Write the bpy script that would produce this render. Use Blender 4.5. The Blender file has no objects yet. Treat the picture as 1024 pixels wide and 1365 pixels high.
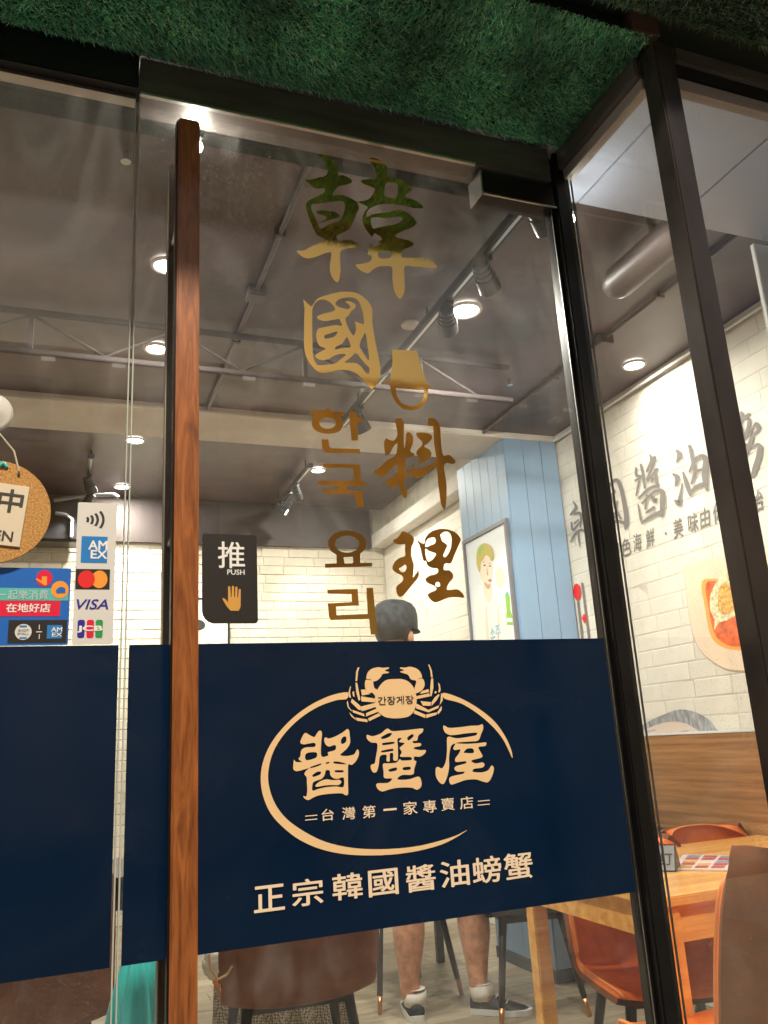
import bpy, bmesh, math, random
import numpy as np
from mathutils import Vector, Matrix, Euler
random.seed(7); np.random.seed(7)
S = bpy.context.scene
COL = S.collection
R_ = math.radians

# ------------------------------------------------------------------ camera
CAM = Vector((0, -1.4, 1.2))
YAW, PIT, ROL, FPX = 0.372856, 0.269770, -0.0593354, 1102.976
def axes():
    cy, sy, cp, sp = math.cos(YAW), math.sin(YAW), math.cos(PIT), math.sin(PIT)
    f = Vector((sy*cp, cy*cp, sp)); r0 = Vector((cy, -sy, 0)); u0 = r0.cross(f)
    cr, sr = math.cos(ROL), math.sin(ROL)
    return r0*cr + u0*sr, -r0*sr + u0*cr, f
AR, AU, AF = axes()
cam = bpy.data.cameras.new('camera'); camo = bpy.data.objects.new('camera', cam); COL.objects.link(camo)
m = Matrix((AR, AU, -AF)).transposed().to_4x4(); m.translation = CAM; camo.matrix_world = m
cam.sensor_fit = 'VERTICAL'; cam.sensor_height = 36; cam.lens = 36*FPX/1365
cam.clip_start = 0.02; cam.clip_end = 300
S.camera = camo

def at(px, py, ax, val):
    """point of the place on the plane axis=val that photograph pixel px,py looks at"""
    d = AF*FPX + AR*(px-512) - AU*(py-682.5)
    return CAM + d*((val-CAM[ax])/d[ax])

# ------------------------------------------------------------------ world (night sky over the street)
W = bpy.data.worlds.new('World'); S.world = W; W.use_nodes = True
wn = W.node_tree.nodes; wl = W.node_tree.links
sky = wn.new('ShaderNodeTexSky'); sky.sky_type = 'NISHITA'; sky.sun_disc = False
sky.sun_elevation = R_(5.0); sky.sun_rotation = R_(190); sky.dust_density = 7; sky.air_density = .7
wl.new(sky.outputs[0], wn['Background'].inputs[0]); wn['Background'].inputs[1].default_value = 0.13
S.view_settings.view_transform = 'Standard'; S.view_settings.look = 'None'
S.view_settings.exposure = 0.4; S.view_settings.gamma = 1; S.view_settings.use_curve_mapping = False
S.cycles.max_bounces = 10; S.cycles.transparent_max_bounces = 24; S.cycles.diffuse_bounces = 4
S.cycles.glossy_bounces = 4; S.cycles.sample_clamp_indirect = 4
S.cycles.use_denoising = True

# ------------------------------------------------------------------ materials
def mat(name, col=(.5,.5,.5), rough=.5, metal=0, spec=.5, noise=None, bump=None, emit=None, coat=0):
    """noise=(scale, amount[, stretch xyz]) ; bump=(scale, strength, distance)"""
    M = bpy.data.materials.new(name); M.use_nodes = True
    nt = M.node_tree; b = nt.nodes['Principled BSDF']
    b.inputs['Base Color'].default_value = (*col, 1); b.inputs['Roughness'].default_value = rough
    b.inputs['Metallic'].default_value = metal; b.inputs['Specular IOR Level'].default_value = spec
    b.inputs['Coat Weight'].default_value = coat; b.inputs['Coat Roughness'].default_value = .08
    tc = None
    def coords(st=(1,1,1)):
        nonlocal tc
        tc = tc or nt.nodes.new('ShaderNodeTexCoord')
        mp = nt.nodes.new('ShaderNodeMapping'); mp.inputs['Scale'].default_value = st
        nt.links.new(tc.outputs['Object'], mp.inputs[0]); return mp
    if noise:
        st = noise[2] if len(noise) > 2 else (1,1,1)
        n = nt.nodes.new('ShaderNodeTexNoise'); n.inputs['Scale'].default_value = noise[0]; n.inputs['Detail'].default_value = 6
        nt.links.new(coords(st).outputs[0], n.inputs[0])
        mx = nt.nodes.new('ShaderNodeMix'); mx.data_type = 'RGBA'; a = noise[1]
        mx.inputs['A'].default_value = (*[c*(1-a) for c in col], 1); mx.inputs['B'].default_value = (*[min(1, c*(1+a)) for c in col], 1)
        cr = nt.nodes.new('ShaderNodeMapRange'); cr.inputs[1].default_value = .32; cr.inputs[2].default_value = .68
        nt.links.new(n.outputs['Fac'], cr.inputs[0]); nt.links.new(cr.outputs[0], mx.inputs['Factor'])
        nt.links.new(mx.outputs['Result'], b.inputs['Base Color'])
    if bump:
        n2 = nt.nodes.new('ShaderNodeTexNoise'); n2.inputs['Scale'].default_value = bump[0]; n2.inputs['Detail'].default_value = 5
        nt.links.new(coords(bump[3] if len(bump) > 3 else (1,1,1)).outputs[0], n2.inputs[0])
        bp = nt.nodes.new('ShaderNodeBump'); bp.inputs['Strength'].default_value = bump[1]; bp.inputs['Distance'].default_value = bump[2]
        nt.links.new(n2.outputs['Fac'], bp.inputs['Height']); nt.links.new(bp.outputs[0], b.inputs['Normal'])
    if emit:
        b.inputs['Emission Color'].default_value = (*emit[0], 1); b.inputs['Emission Strength'].default_value = emit[1]
    return M

def wood(name, dark, light, stretch, scale=6, rough=.4, coat=0, rings=2.5):
    M = mat(name, light, rough, coat=coat); nt = M.node_tree; b = nt.nodes['Principled BSDF']
    tc = nt.nodes.new('ShaderNodeTexCoord'); mp = nt.nodes.new('ShaderNodeMapping'); mp.inputs['Scale'].default_value = stretch
    nt.links.new(tc.outputs['Object'], mp.inputs[0])
    n = nt.nodes.new('ShaderNodeTexNoise'); n.inputs['Scale'].default_value = scale; n.inputs['Detail'].default_value = 8
    n.inputs['Distortion'].default_value = rings
    nt.links.new(mp.outputs[0], n.inputs[0])
    n3 = nt.nodes.new('ShaderNodeTexNoise'); n3.inputs['Scale'].default_value = scale*7; n3.inputs['Detail'].default_value = 4
    nt.links.new(mp.outputs[0], n3.inputs[0])
    ad = nt.nodes.new('ShaderNodeMath'); ad.operation = 'MULTIPLY_ADD'; ad.inputs[1].default_value = .35
    nt.links.new(n3.outputs['Fac'], ad.inputs[0]); nt.links.new(n.outputs['Fac'], ad.inputs[2])
    cr = nt.nodes.new('ShaderNodeValToRGB'); cr.color_ramp.elements[0].position = .45; cr.color_ramp.elements[0].color = (*dark, 1)
    cr.color_ramp.elements[1].position = .85; cr.color_ramp.elements[1].color = (*light, 1)
    nt.links.new(ad.outputs[0], cr.inputs[0]); nt.links.new(cr.outputs[0], b.inputs['Base Color'])
    bp = nt.nodes.new('ShaderNodeBump'); bp.inputs['Strength'].default_value = .15; bp.inputs['Distance'].default_value = .001
    nt.links.new(ad.outputs[0], bp.inputs['Height']); nt.links.new(bp.outputs[0], b.inputs['Normal'])
    return M

def glass(name, smudge=.05, seed=0):
    """architectural pane: clear with fresnel mirror on both faces, plus dust and wiping smears"""
    M = bpy.data.materials.new(name); M.use_nodes = True; nt = M.node_tree; N = nt.nodes; L = nt.links
    N.remove(N['Principled BSDF']); out = N['Material Output']
    tr = N.new('ShaderNodeBsdfTransparent'); tr.inputs[0].default_value = (.955, .975, .96, 1)
    gl = N.new('ShaderNodeBsdfGlossy'); gl.inputs['Roughness'].default_value = .0
    geo = N.new('ShaderNodeNewGeometry')
    ior = N.new('ShaderNodeMath'); ior.operation = 'MULTIPLY_ADD'; ior.inputs[1].default_value = -.8333; ior.inputs[2].default_value = 1.5
    L.new(geo.outputs['Backfacing'], ior.inputs[0])
    fr = N.new('ShaderNodeFresnel'); L.new(ior.outputs[0], fr.inputs[0])
    mx = N.new('ShaderNodeMixShader'); L.new(fr.outputs[0], mx.inputs[0]); L.new(tr.outputs[0], mx.inputs[1]); L.new(gl.outputs[0], mx.inputs[2])
    tc = N.new('ShaderNodeTexCoord')
    def nz(scale, st, lo, hi, dist=0, det=5, rot=0):
        mp = N.new('ShaderNodeMapping'); mp.inputs['Scale'].default_value = st; mp.inputs['Location'].default_value = (seed*3.1, 0, seed*1.7)
        mp.inputs['Rotation'].default_value = (0, rot, 0)
        L.new(tc.outputs['Object'], mp.inputs[0])
        n = N.new('ShaderNodeTexNoise'); n.inputs['Scale'].default_value = scale; n.inputs['Detail'].default_value = det; n.inputs['Distortion'].default_value = dist
        L.new(mp.outputs[0], n.inputs[0])
        r = N.new('ShaderNodeMapRange'); r.inputs[1].default_value = lo; r.inputs[2].default_value = hi; L.new(n.outputs['Fac'], r.inputs[0]); return r.outputs[0]
    big = nz(1.6, (1,1,.7), .42, .72); sw = nz(5, (1,1,.5), .5, .75, 3.2, 3, .5); sp = nz(420, (1,1,1), .63, .76, 0, 2)
    def m2(op, a, b):
        n = N.new('ShaderNodeMath'); n.operation = op
        for i, v in enumerate((a, b)):
            if isinstance(v, (int, float)): n.inputs[i].default_value = v
            else: L.new(v, n.inputs[i])
        return n.outputs[0]
    lo_ = nz(.9, (1,1,1), .40, .70, 0, 2); st_ = nz(9, (6,1,.6), .55, .85, .6, 6)
    tot = m2('ADD', m2('MULTIPLY', big, .20), m2('ADD', m2('MULTIPLY', sw, .17), m2('MULTIPLY', m2('MULTIPLY', sp, lo_), 1.1)))
    fac = m2('MULTIPLY', tot, smudge)
    df = N.new('ShaderNodeBsdfDiffuse'); df.inputs[0].default_value = (.62, .62, .6, 1)
    tl = N.new('ShaderNodeBsdfTranslucent'); tl.inputs[0].default_value = (.8, .78, .74, 1)
    dm = N.new('ShaderNodeMixShader'); dm.inputs[0].default_value = .96; L.new(df.outputs[0], dm.inputs[1]); L.new(tl.outputs[0], dm.inputs[2])
    m3 = N.new('ShaderNodeMixShader'); L.new(fac, m3.inputs[0]); L.new(mx.outputs[0], m3.inputs[1]); L.new(dm.outputs[0], m3.inputs[2])
    L.new(m3.outputs[0], out.inputs['Surface'])
    return M

M_ = dict(
 glass=glass('door_glass', .20, 0), glass2=glass('side_glass', .32, 5), glass3=glass('left_glass', .16, 9),
 glass4=glass('window_glass', .05, 13),
 black=mat('black_metal', (.012,.011,.011), .28, .3, noise=(9,.35), bump=(40,.08,.001)),
 dkmetal=mat('dark_grey_metal', (.16,.14,.132), .38, .5, noise=(5,.3,(1,1,6))),
 alu=mat('aluminium', (.6,.58,.55), .3, 1),
 navy=mat('navy_film', (.0018,.0120,.036), .12, spec=.30, noise=(2,.16), bump=(9,.05,.004)),
 cream=mat('cream_print', (.82,.56,.29), .5), white=mat('white_print', (.8,.8,.78), .5), creamw=mat('cream_small_print', (.85,.68,.5), .5),
 gold=mat('mirror_gold', (1.0,.64,.20), .05, 1, bump=(11,.04,.003)),
 bigwood=wood('handle_wood', (.14,.040,.011), (.37,.120,.030), (1,1,.10), 48, .34, .35),
 soffit=mat('turf_backing', (.008,.016,.008), .9),
 brick=mat('painted_brick', (.66,.60,.49), .7, noise=(7,.10), bump=(22,.8,.006)),
 mortar=mat('painted_mortar', (.60,.56,.47), .85, noise=(9,.15), bump=(30,.4,.003)),
 ceil=mat('brown_ceiling_paint', (.080,.053,.056), .42, noise=(2.3,.5), bump=(7,.4,.01)),
 dkbrown=mat('dark_brown_paint', (.060,.044,.043), .6, noise=(3,.3), bump=(9,.4,.008)),
 beam=mat('cream_plaster', (.60,.56,.50), .7, noise=(4,.12,(1,1,3)), bump=(12,.5,.006)),
 bluegroove=mat('blue_groove', (.10,.15,.22), .7),
 bluep=mat('light_blue_panel', (.23,.35,.50), .45, noise=(3,.05)),
 grout=mat('panel_groove', (.06,.08,.10), .8),
 blueceil=mat('grey_blue_panel', (.40,.46,.60), .5, noise=(3,.05)),
 white_p=mat('white_paint', (.72,.71,.69), .55),
 orange=mat('orange_leather', (.80,.165,.018), .38, noise=(30,.12), bump=(220,.18,.0006)),
 brown=mat('brown_leather', (.17,.054,.018), .55, spec=.25, noise=(18,.2), bump=(260,.2,.0006)),
 piping=mat('orange_piping', (.75,.22,.05), .45),
 blackleg=mat('black_leg', (.012,.012,.013), .35), brass=mat('copper_tip', (.55,.27,.12), .3, .9),
 table=wood('pine_table', (.58,.235,.045), (.86,.47,.125), (.06,1,1), 26, .3, .25, .4),
 oak=wood('oak_board', (.20,.085,.026), (.44,.215,.075), (1,.03,1), 60, .42, 0, 0),
 cork=mat('cork', (.46,.24,.07), .85, noise=(330,.45), bump=(120,.5,.001)),
 card=mat('cream_card', (.66,.57,.42), .6, noise=(5,.05)), ink=mat('black_ink', (.02,.018,.016), .5), inkg=mat('dark_grey_ink', (.035,.03,.025), .6),
 string=mat('twine', (.55,.47,.36), .8), suction=mat('clear_suction_cup', (.62,.60,.54), .18, coat=.6),
 pvc=mat('white_sticker', (.66,.65,.62), .4), blue1=mat('bright_blue_print', (.015,.13,.50), .35), blue2=mat('card_blue_print', (.02,.20,.55), .35),
 teal=mat('teal_print', (.10,.46,.42), .4), tealt=mat('pale_teal_print', (.42,.62,.60), .4), red=mat('red_print', (.70,.01,.05), .4),
 redc=mat('red_circle', (.72,.02,.02), .4), orangec=mat('orange_circle', (.85,.32,.04), .4), visab=mat('deep_blue_print', (.03,.02,.28), .4),
 green=mat('green_print', (.02,.30,.07), .4), sticker_black=mat('black_sticker', (.022,.02,.019), .38),
 handgold=mat('tan_print', (.62,.32,.07), .45),
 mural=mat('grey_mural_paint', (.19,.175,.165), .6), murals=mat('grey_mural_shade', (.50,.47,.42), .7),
 plate=mat('mural_plate', (.78,.62,.46), .6), plateedge=mat('mural_plate_edge', (.50,.38,.27), .6),
 soup=mat('mural_soup', (.86,.12,.02), .6, noise=(25,.45)), souped=mat('mural_soup_edge', (.90,.38,.07), .6), crabm=mat('mural_crab_meat', (.90,.70,.42), .6, noise=(55,.5)),
 roe=mat('mural_roe', (.88,.38,.08), .6, noise=(70,.55)), hairg=mat('mural_grey_hair', (.30,.31,.32), .7, noise=(20,.4,(1,3,1))), skinm=mat('mural_skin', (.62,.50,.42), .7),
 pframe=mat('grey_picture_frame', (.16,.16,.18), .4), pbase=mat('poster_print', (.74,.78,.80), .4), phair=mat('poster_hair', (.50,.42,.08), .6), pskin=mat('poster_skin', (.82,.66,.52), .6),
 pcloth=mat('poster_cloth', (.80,.79,.72), .6), pgreen=mat('poster_bottle', (.25,.50,.06), .5), pblue=mat('poster_blue', (.25,.52,.70), .5), plip=mat('poster_lips', (.62,.10,.10), .5),
 skin=mat('skin', (.53,.27,.165), .52, noise=(28,.26), bump=(140,.35,.0015)), cap=mat('charcoal_cap_cloth', (.028,.034,.042), .7, noise=(32,.7), bump=(60,.6,.003)),
 shirt=mat('dark_shirt_cloth', (.03,.035,.045), .8, bump=(90,.3,.001)), shorts=mat('grey_shorts_cloth', (.07,.075,.08), .85, bump=(90,.3,.001)),
 hairk=mat('dark_hair', (.012,.010,.009), .6), sock=mat('white_sock_knit', (.74,.72,.66), .9, bump=(120,.4,.001)), shoe=mat('dark_shoe_cloth', (.025,.03,.035), .6), sole=mat('white_rubber', (.62,.62,.6), .6),
 turq=mat('turquoise_nylon', (.05,.56,.57), .45, noise=(5,.12), bump=(40,.3,.002)), silver=mat('steel', (.5,.5,.5), .25, 1),
 lampmetal=mat('black_lamp_metal', (.018,.020,.022), .35, .5), chrome=mat('lamp_reflector', (.75,.75,.75), .15, 1),
 led=mat('lit_led', (1,1,1), .5, emit=((1,.93,.82), 28)), led2=mat('lit_led_disc', (1,1,1), .5, emit=((1,.93,.82), 14)),
 pave=mat('pavement_concrete', (.42,.40,.37), .85, noise=(6,.25), bump=(60,.4,.002)), asphalt=mat('asphalt', (.05,.05,.052), .85, noise=(40,.3)),
 facade=mat('opposite_facade_tiles', (.66,.42,.19), .6, noise=(2,.3)), window_lit=mat('lit_window_glass', (.10,.08,.06), .4, emit=((1,.62,.28), .06)),
 sign_lit=mat('backlit_sign', (.25,.18,.10), .4, emit=((1,.80,.42), .10)), sign_red=mat('backlit_red_sign', (.8,.1,.1), .4, emit=((1,.35,.12), .08)), streetled=mat('street_lamp_lens', (1,1,1), .4, emit=((1,.9,.75), 60)),
 girder=mat('girder_paint', (.040,.030,.030), .8),
 asphalt2=mat('dark_paving', (.075,.072,.07), .8, noise=(12,.3), bump=(60,.4,.002)),
 parapet=mat('lit_parapet_tube', (1,1,1), .4, emit=((1,.94,.8), 1.6)),
 postm=mat('mottled_post_metal', (.060,.050,.046), .24, .5, noise=(6,.5,(1,1,.4))),  # brown-grey metal, tone mottled in patches drawn out along the post
 trim=mat('greyish_frame_paint', (.27,.24,.235), .5),
 tent_grey=mat('grey_sign_card', (.24,.25,.26), .5), menu_p=mat('menu_page', (.72,.62,.62), .35), menu_r=mat('menu_red_print', (.45,.07,.07), .35), menu_b=mat('menu_blue_print', (.25,.28,.40), .35),
 check=mat('checked_cloth', (.30,.25,.17), .9), tan=mat('tan_leather', (.55,.33,.18), .5), linen=mat('linen_cloth', (.62,.58,.5), .9),
 duct=mat('painted_duct', (.085,.062,.06), .45, noise=(4,.2)), appliance=mat('black_appliance', (.015,.015,.017), .25), greyplastic=mat('grey_plastic', (.25,.25,.26), .4),
)
nt = M_['navy'].node_tree; nn = nt.nodes.new('ShaderNodeTexNoise'); nn.inputs['Scale'].default_value = 3.5; nn.inputs['Detail'].default_value = 7; nn.inputs['Distortion'].default_value = 1.5
tcn = nt.nodes.new('ShaderNodeTexCoord'); nt.links.new(tcn.outputs['Object'], nn.inputs[0]); mrn = nt.nodes.new('ShaderNodeMapRange'); mrn.inputs[1].default_value = .35; mrn.inputs[2].default_value = .7; mrn.inputs[3].default_value = .05; mrn.inputs[4].default_value = .34
nt.links.new(nn.outputs['Fac'], mrn.inputs[0]); nt.links.new(mrn.outputs[0], nt.nodes['Principled BSDF'].inputs['Roughness']); nt.nodes['Principled BSDF'].inputs['Specular IOR Level'].default_value = .5
# vinyl floor planks: three tones
for k, (d, l) in enumerate((((.23,.18,.115), (.40,.335,.235)), ((.27,.22,.15), (.46,.395,.285)), ((.20,.155,.10), (.36,.30,.21)))):
    M_['plank%d' % k] = wood('vinyl_plank_%d' % k, d, l, (.15,1,1), 12, .45)
# woven check on the bag
nt = M_['check'].node_tree; ck = nt.nodes.new('ShaderNodeTexChecker'); ck.inputs['Scale'].default_value = 130
ck.inputs[1].default_value = (.40,.33,.23,1); ck.inputs[2].default_value = (.11,.085,.055,1)
tcn = nt.nodes.new('ShaderNodeTexCoord'); mpn = nt.nodes.new('ShaderNodeMapping'); mpn.inputs['Rotation'].default_value = (0, .78, .4)
nt.links.new(tcn.outputs['Object'], mpn.inputs[0]); nt.links.new(mpn.outputs[0], ck.inputs[0]); nt.links.new(ck.outputs[0], nt.nodes['Principled BSDF'].inputs['Base Color'])
# turf blades: tone varies blade by blade
TURF = mat('turf_blades', (.022,.075,.024), .55)
nt = TURF.node_tree; gi = nt.nodes.new('ShaderNodeNewGeometry'); cr = nt.nodes.new('ShaderNodeValToRGB')
e = cr.color_ramp.elements; e[0].color = (.075,.28,.20,1); e[1].color = (.62,.74,.42,1); x = e.new(.5); x.color = (.14,.45,.28,1); x = e.new(.85); x.color = (.27,.60,.30,1)
nt.links.new(gi.outputs['Random Per Island'], cr.inputs[0])
tcc = nt.nodes.new('ShaderNodeTexCoord'); nn_ = nt.nodes.new('ShaderNodeTexNoise'); nn_.inputs['Scale'].default_value = 6; nn_.inputs['Detail'].default_value = 4; nt.links.new(tcc.outputs['Object'], nn_.inputs[0])
mr = nt.nodes.new('ShaderNodeMapRange'); mr.inputs[1].default_value = .35; mr.inputs[2].default_value = .65; mr.inputs[3].default_value = .68; mr.inputs[4].default_value = 1.5; nt.links.new(nn_.outputs['Fac'], mr.inputs[0])
mxx = nt.nodes.new('ShaderNodeVectorMath'); mxx.operation = 'SCALE'; nt.links.new(cr.outputs[0], mxx.inputs[0]); nt.links.new(mr.outputs[0], mxx.inputs['Scale']); nt.links.new(mxx.outputs[0], nt.nodes['Principled BSDF'].inputs['Base Color'])
M_['turf'] = TURF
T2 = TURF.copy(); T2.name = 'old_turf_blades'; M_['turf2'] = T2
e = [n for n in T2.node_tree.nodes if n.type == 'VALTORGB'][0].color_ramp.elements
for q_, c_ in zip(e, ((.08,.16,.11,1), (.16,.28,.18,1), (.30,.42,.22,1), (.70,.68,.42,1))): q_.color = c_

# ------------------------------------------------------------------ helpers
def thing(name, loc, label, cat, group=None, rz=0):
    o = bpy.data.objects.new(name, None); COL.objects.link(o); o.location = loc; o.rotation_euler = (0, 0, rz)
    o.empty_display_size = .05
    o['label'] = label; o['category'] = cat
    if group: o['group'] = group
    return o
def tag(o, label=None, cat=None, group=None, kind=None):
    for k, v in (('label', label), ('category', cat), ('group', group), ('kind', kind)):
        if v: o[k] = v
    return o
def base_of(p):
    v = Vector((0,0,0))
    while p is not None: v = v + p.location; p = p.parent
    return v
def link(name, me, parent=None, mt=None, origin=None):
    """me holds world coordinates; the object's origin goes to `origin` (default: its parent's base)"""
    if mt is not None:
        me.materials.clear(); me.materials.append(mt)
    o = bpy.data.objects.new(name, me); COL.objects.link(o)
    pb = base_of(parent) if parent else Vector((0,0,0))
    og = Vector(origin) if origin is not None else pb
    if og.length: me.transform(Matrix.Translation(-og))
    if parent: o.parent = parent
    o.location = og - pb
    return o
def frombm(name, bm, mt, parent=None, smooth=False, origin=None):
    me = bpy.data.meshes.new(name); bm.normal_update(); bm.to_mesh(me); bm.free()
    if smooth: me.polygons.foreach_set('use_smooth', [True]*len(me.polygons))
    return link(name, me, parent, mt, origin)
def boxbm(bm, lo, hi, bev=0, rot=None, ctr=None):
    c = [(a+b)/2 for a, b in zip(lo, hi)]; s = [abs(b-a) for a, b in zip(lo, hi)]
    g = bmesh.ops.create_cube(bm, size=1); vs = g['verts']
    bmesh.ops.scale(bm, vec=s, verts=vs)
    if bev:
        es = list({e for v in vs for e in v.link_edges})
        r = bmesh.ops.bevel(bm, geom=es, offset=bev, segments=2, affect='EDGES'); vs = list({v for f in r['faces'] for v in f.verts} | {v for v in vs if v.is_valid})
    if rot: bmesh.ops.rotate(bm, verts=vs, cent=(0,0,0), matrix=Euler(rot).to_matrix())
    bmesh.ops.translate(bm, vec=c, verts=vs); return vs
def box(name, lo, hi, mt, parent=None, bev=0, rot=None, smooth=False, origin=None):
    bm = bmesh.new(); boxbm(bm, lo, hi, bev, rot); return frombm(name, bm, mt, parent, smooth, origin)
def tubebm(bm, pts, rad, n=10, cap=True):
    """tube through points with a radius per point"""
    pts = [Vector(p) for p in pts]; rad = rad if hasattr(rad, '__len__') else [rad]*len(pts); rings = []
    up = Vector((0,0,1))
    for i, p in enumerate(pts):
        t = (pts[min(i+1, len(pts)-1)] - pts[max(i-1, 0)]).normalized()
        a = t.cross(up); a = a.normalized() if a.length > 1e-3 else Vector((1,0,0)); b = t.cross(a)
        rings.append([bm.verts.new(p + (a*math.cos(2*math.pi*k/n) + b*math.sin(2*math.pi*k/n))*rad[i]) for k in range(n)])
    for r0, r1 in zip(rings, rings[1:]):
        for k in range(n): bm.faces.new((r0[k], r0[(k+1) % n], r1[(k+1) % n], r1[k]))
    if cap: bm.faces.new(rings[0][::-1]); bm.faces.new(rings[-1])
def tube(name, pts, rad, mt, parent=None, n=12, origin=None):
    bm = bmesh.new(); tubebm(bm, pts, rad, n); bmesh.ops.recalc_face_normals(bm, faces=bm.faces)
    o = frombm(name, bm, mt, parent, True, origin); o.data.set_sharp_from_angle(angle=R_(50)); return o
def copy_tree(o, parent=None):
    c = o.copy(); COL.objects.link(c); c.parent = parent
    for ch in list(o.children): copy_tree(ch, c)
    return c

def catmull(P, k=4):
    P = [Vector(p) for p in P]; n = len(P); out = []
    for i in range(n):
        p0, p1, p2, p3 = P[i-1], P[i], P[(i+1) % n], P[(i+2) % n]
        d1 = (p2-p1).length
        m1 = (p2-p0)*.5; m2 = (p3-p1)*.5
        for v in (m1, m2):
            if v.length > d1*1.1 and v.length > 0: v *= d1*1.1/v.length
        for j in range(k):
            t = j/k; t2 = t*t; t3 = t2*t
            out.append(p1*(2*t3-3*t2+1) + m1*(t3-2*t2+t) + p2*(-2*t3+3*t2) + m2*(t3-t2))
    return [(v[0], v[1]) for v in out]
def fill(loops, smooth=True):
    """flat mesh (in its 2-D coordinates) filled even-odd from closed outlines"""
    cu = bpy.data.curves.new('outline', 'CURVE'); cu.dimensions = '2D'; cu.fill_mode = 'BOTH'
    for lp in loops:
        pts = catmull([(p[0], p[1]) for p in lp]) if smooth else lp
        sp = cu.splines.new('POLY'); sp.points.add(len(pts)-1); sp.use_cyclic_u = True
        for q, p in zip(sp.points, pts): q.co = (p[0], p[1], 0, 1)
    o = bpy.data.objects.new('outline', cu); COL.objects.link(o)
    me = bpy.data.meshes.new_from_object(o.evaluated_get(bpy.context.evaluated_depsgraph_get()))
    bpy.data.objects.remove(o); bpy.data.curves.remove(cu); return me
def remap(me, fn):
    for v in me.vertices: v.co = fn(v.co.x, v.co.y)
    return me
def text(body, name, fn, box2, mt, parent, bold=.0, angle=0, shear=0, origin=None, nib=False):
    """lettering fitted to box2=(u0,v0,u1,v1) of a plane; fn(u,v) gives the place's point"""
    cu = bpy.data.curves.new('lettering', 'FONT'); cu.body = body; cu.size = 1; cu.shear = shear; cu.resolution_u = 4
    o = bpy.data.objects.new('lettering', cu); COL.objects.link(o)
    me = bpy.data.meshes.new_from_object(o.evaluated_get(bpy.context.evaluated_depsgraph_get()))
    bpy.data.objects.remove(o); bpy.data.curves.remove(cu)
    xs = [v.co.x for v in me.vertices]; ys = [v.co.y for v in me.vertices]
    x0, x1, y0, y1 = min(xs), max(xs), min(ys), max(ys); u0, v0, u1, v1 = box2; cu_, cv_ = (u0+u1)/2, (v0+v1)/2; ca, sa = math.cos(angle), math.sin(angle)
    def f(x, y):
        u = u0+(x-x0)/(x1-x0)*(u1-u0); v = v0+(y-y0)/(y1-y0)*(v1-v0); du, dv = u-cu_, v-cv_
        return fn(cu_+du*ca-dv*sa, cv_+du*sa+dv*ca)
    remap(me, f)
    if bold:
        ex = (u1-u0)/(x1-x0)*bold*.42; ey = (v1-v0)/(y1-y0)*bold*.42
        n_ = (fn(cu_+.01, cv_)-fn(cu_, cv_)).cross(fn(cu_, cv_+.01)-fn(cu_, cv_)).normalized()
        bm = bmesh.new(); k = 0
        if nib:      # broad-nib brush: layers strung along one slant, edges slightly wavering
            for v in me.vertices:
                w = .004*math.sin(v.co.x*95+v.co.z*60+v.co.y*95)+.003*math.sin(v.co.z*140+v.co.y*70); v.co += (fn(cu_+w, cv_+w*.6)-fn(cu_, cv_))
        for a_, b_ in (((0,0),(1.5,.7),(-1.5,-.7),(.8,.35),(-.8,-.35),(2.1,1.1),(-2.1,-1.1)) if nib else ((0,0),(1,0),(-1,0),(0,1),(0,-1),(.7,.7),(-.7,.7),(.7,-.7),(-.7,-.7))):
            dv = fn(cu_+a_*ex, cv_+b_*ey)-fn(cu_, cv_); m2 = me.copy(); m2.transform(Matrix.Translation(dv+n_*(.00003*k))); bm.from_mesh(m2); bpy.data.meshes.remove(m2); k += 1
        bm.to_mesh(me); bm.free()
    return link(name, me, parent, mt, origin)
def shape(name, loops, fn, mt, parent, smooth=False, origin=None):
    return link(name, remap(fill(loops, smooth), fn), parent, mt, origin)
def ell(cx, cy, rx, ry, n=28, a0=0, a1=360):
    return [(cx+rx*math.cos(R_(a0+(a1-a0)*k/n)), cy+ry*math.sin(R_(a0+(a1-a0)*k/n))) for k in range(n)]
def rect(x0, y0, x1, y1): return [(x0,y0), (x1,y0), (x1,y1), (x0,y1)]
def rrect(x0, y0, x1, y1, r, n=5):
    out = []
    for cx, cy, a in ((x1-r, y1-r, 0), (x0+r, y1-r, 90), (x0+r, y0+r, 180), (x1-r, y0+r, 270)):
        out += [(cx+r*math.cos(R_(a+90*k/n)), cy+r*math.sin(R_(a+90*k/n))) for k in range(n+1)]
    return out

# ================================================================== THE SETTING
XW = 2.70          # right brick wall
YB = 5.56          # back brick wall
# pavement and street outside
tag(box('pavement', (-12,-4,-.15), (12,-1.302,-.006), M_['asphalt2']), kind='structure')
tag(box('bounce_paving', (-12,-1.30,-.15), (12,-.402,-.004), M_['pave']), kind='structure')  # pale unseen strip, added to bounce light up onto the turf
tag(box('road', (-40,-14,-.3), (40,-4.0,-.14), M_['asphalt']), kind='structure')
tag(box('ground', (-150,-150,-.5), (150,150,-.31), M_['asphalt']), kind='structure')
# threshold under the recessed door
tag(box('threshold', (-3.2,-.40,-.15), (1.06,-.03,-.002), M_['pave']), kind='structure')
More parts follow.
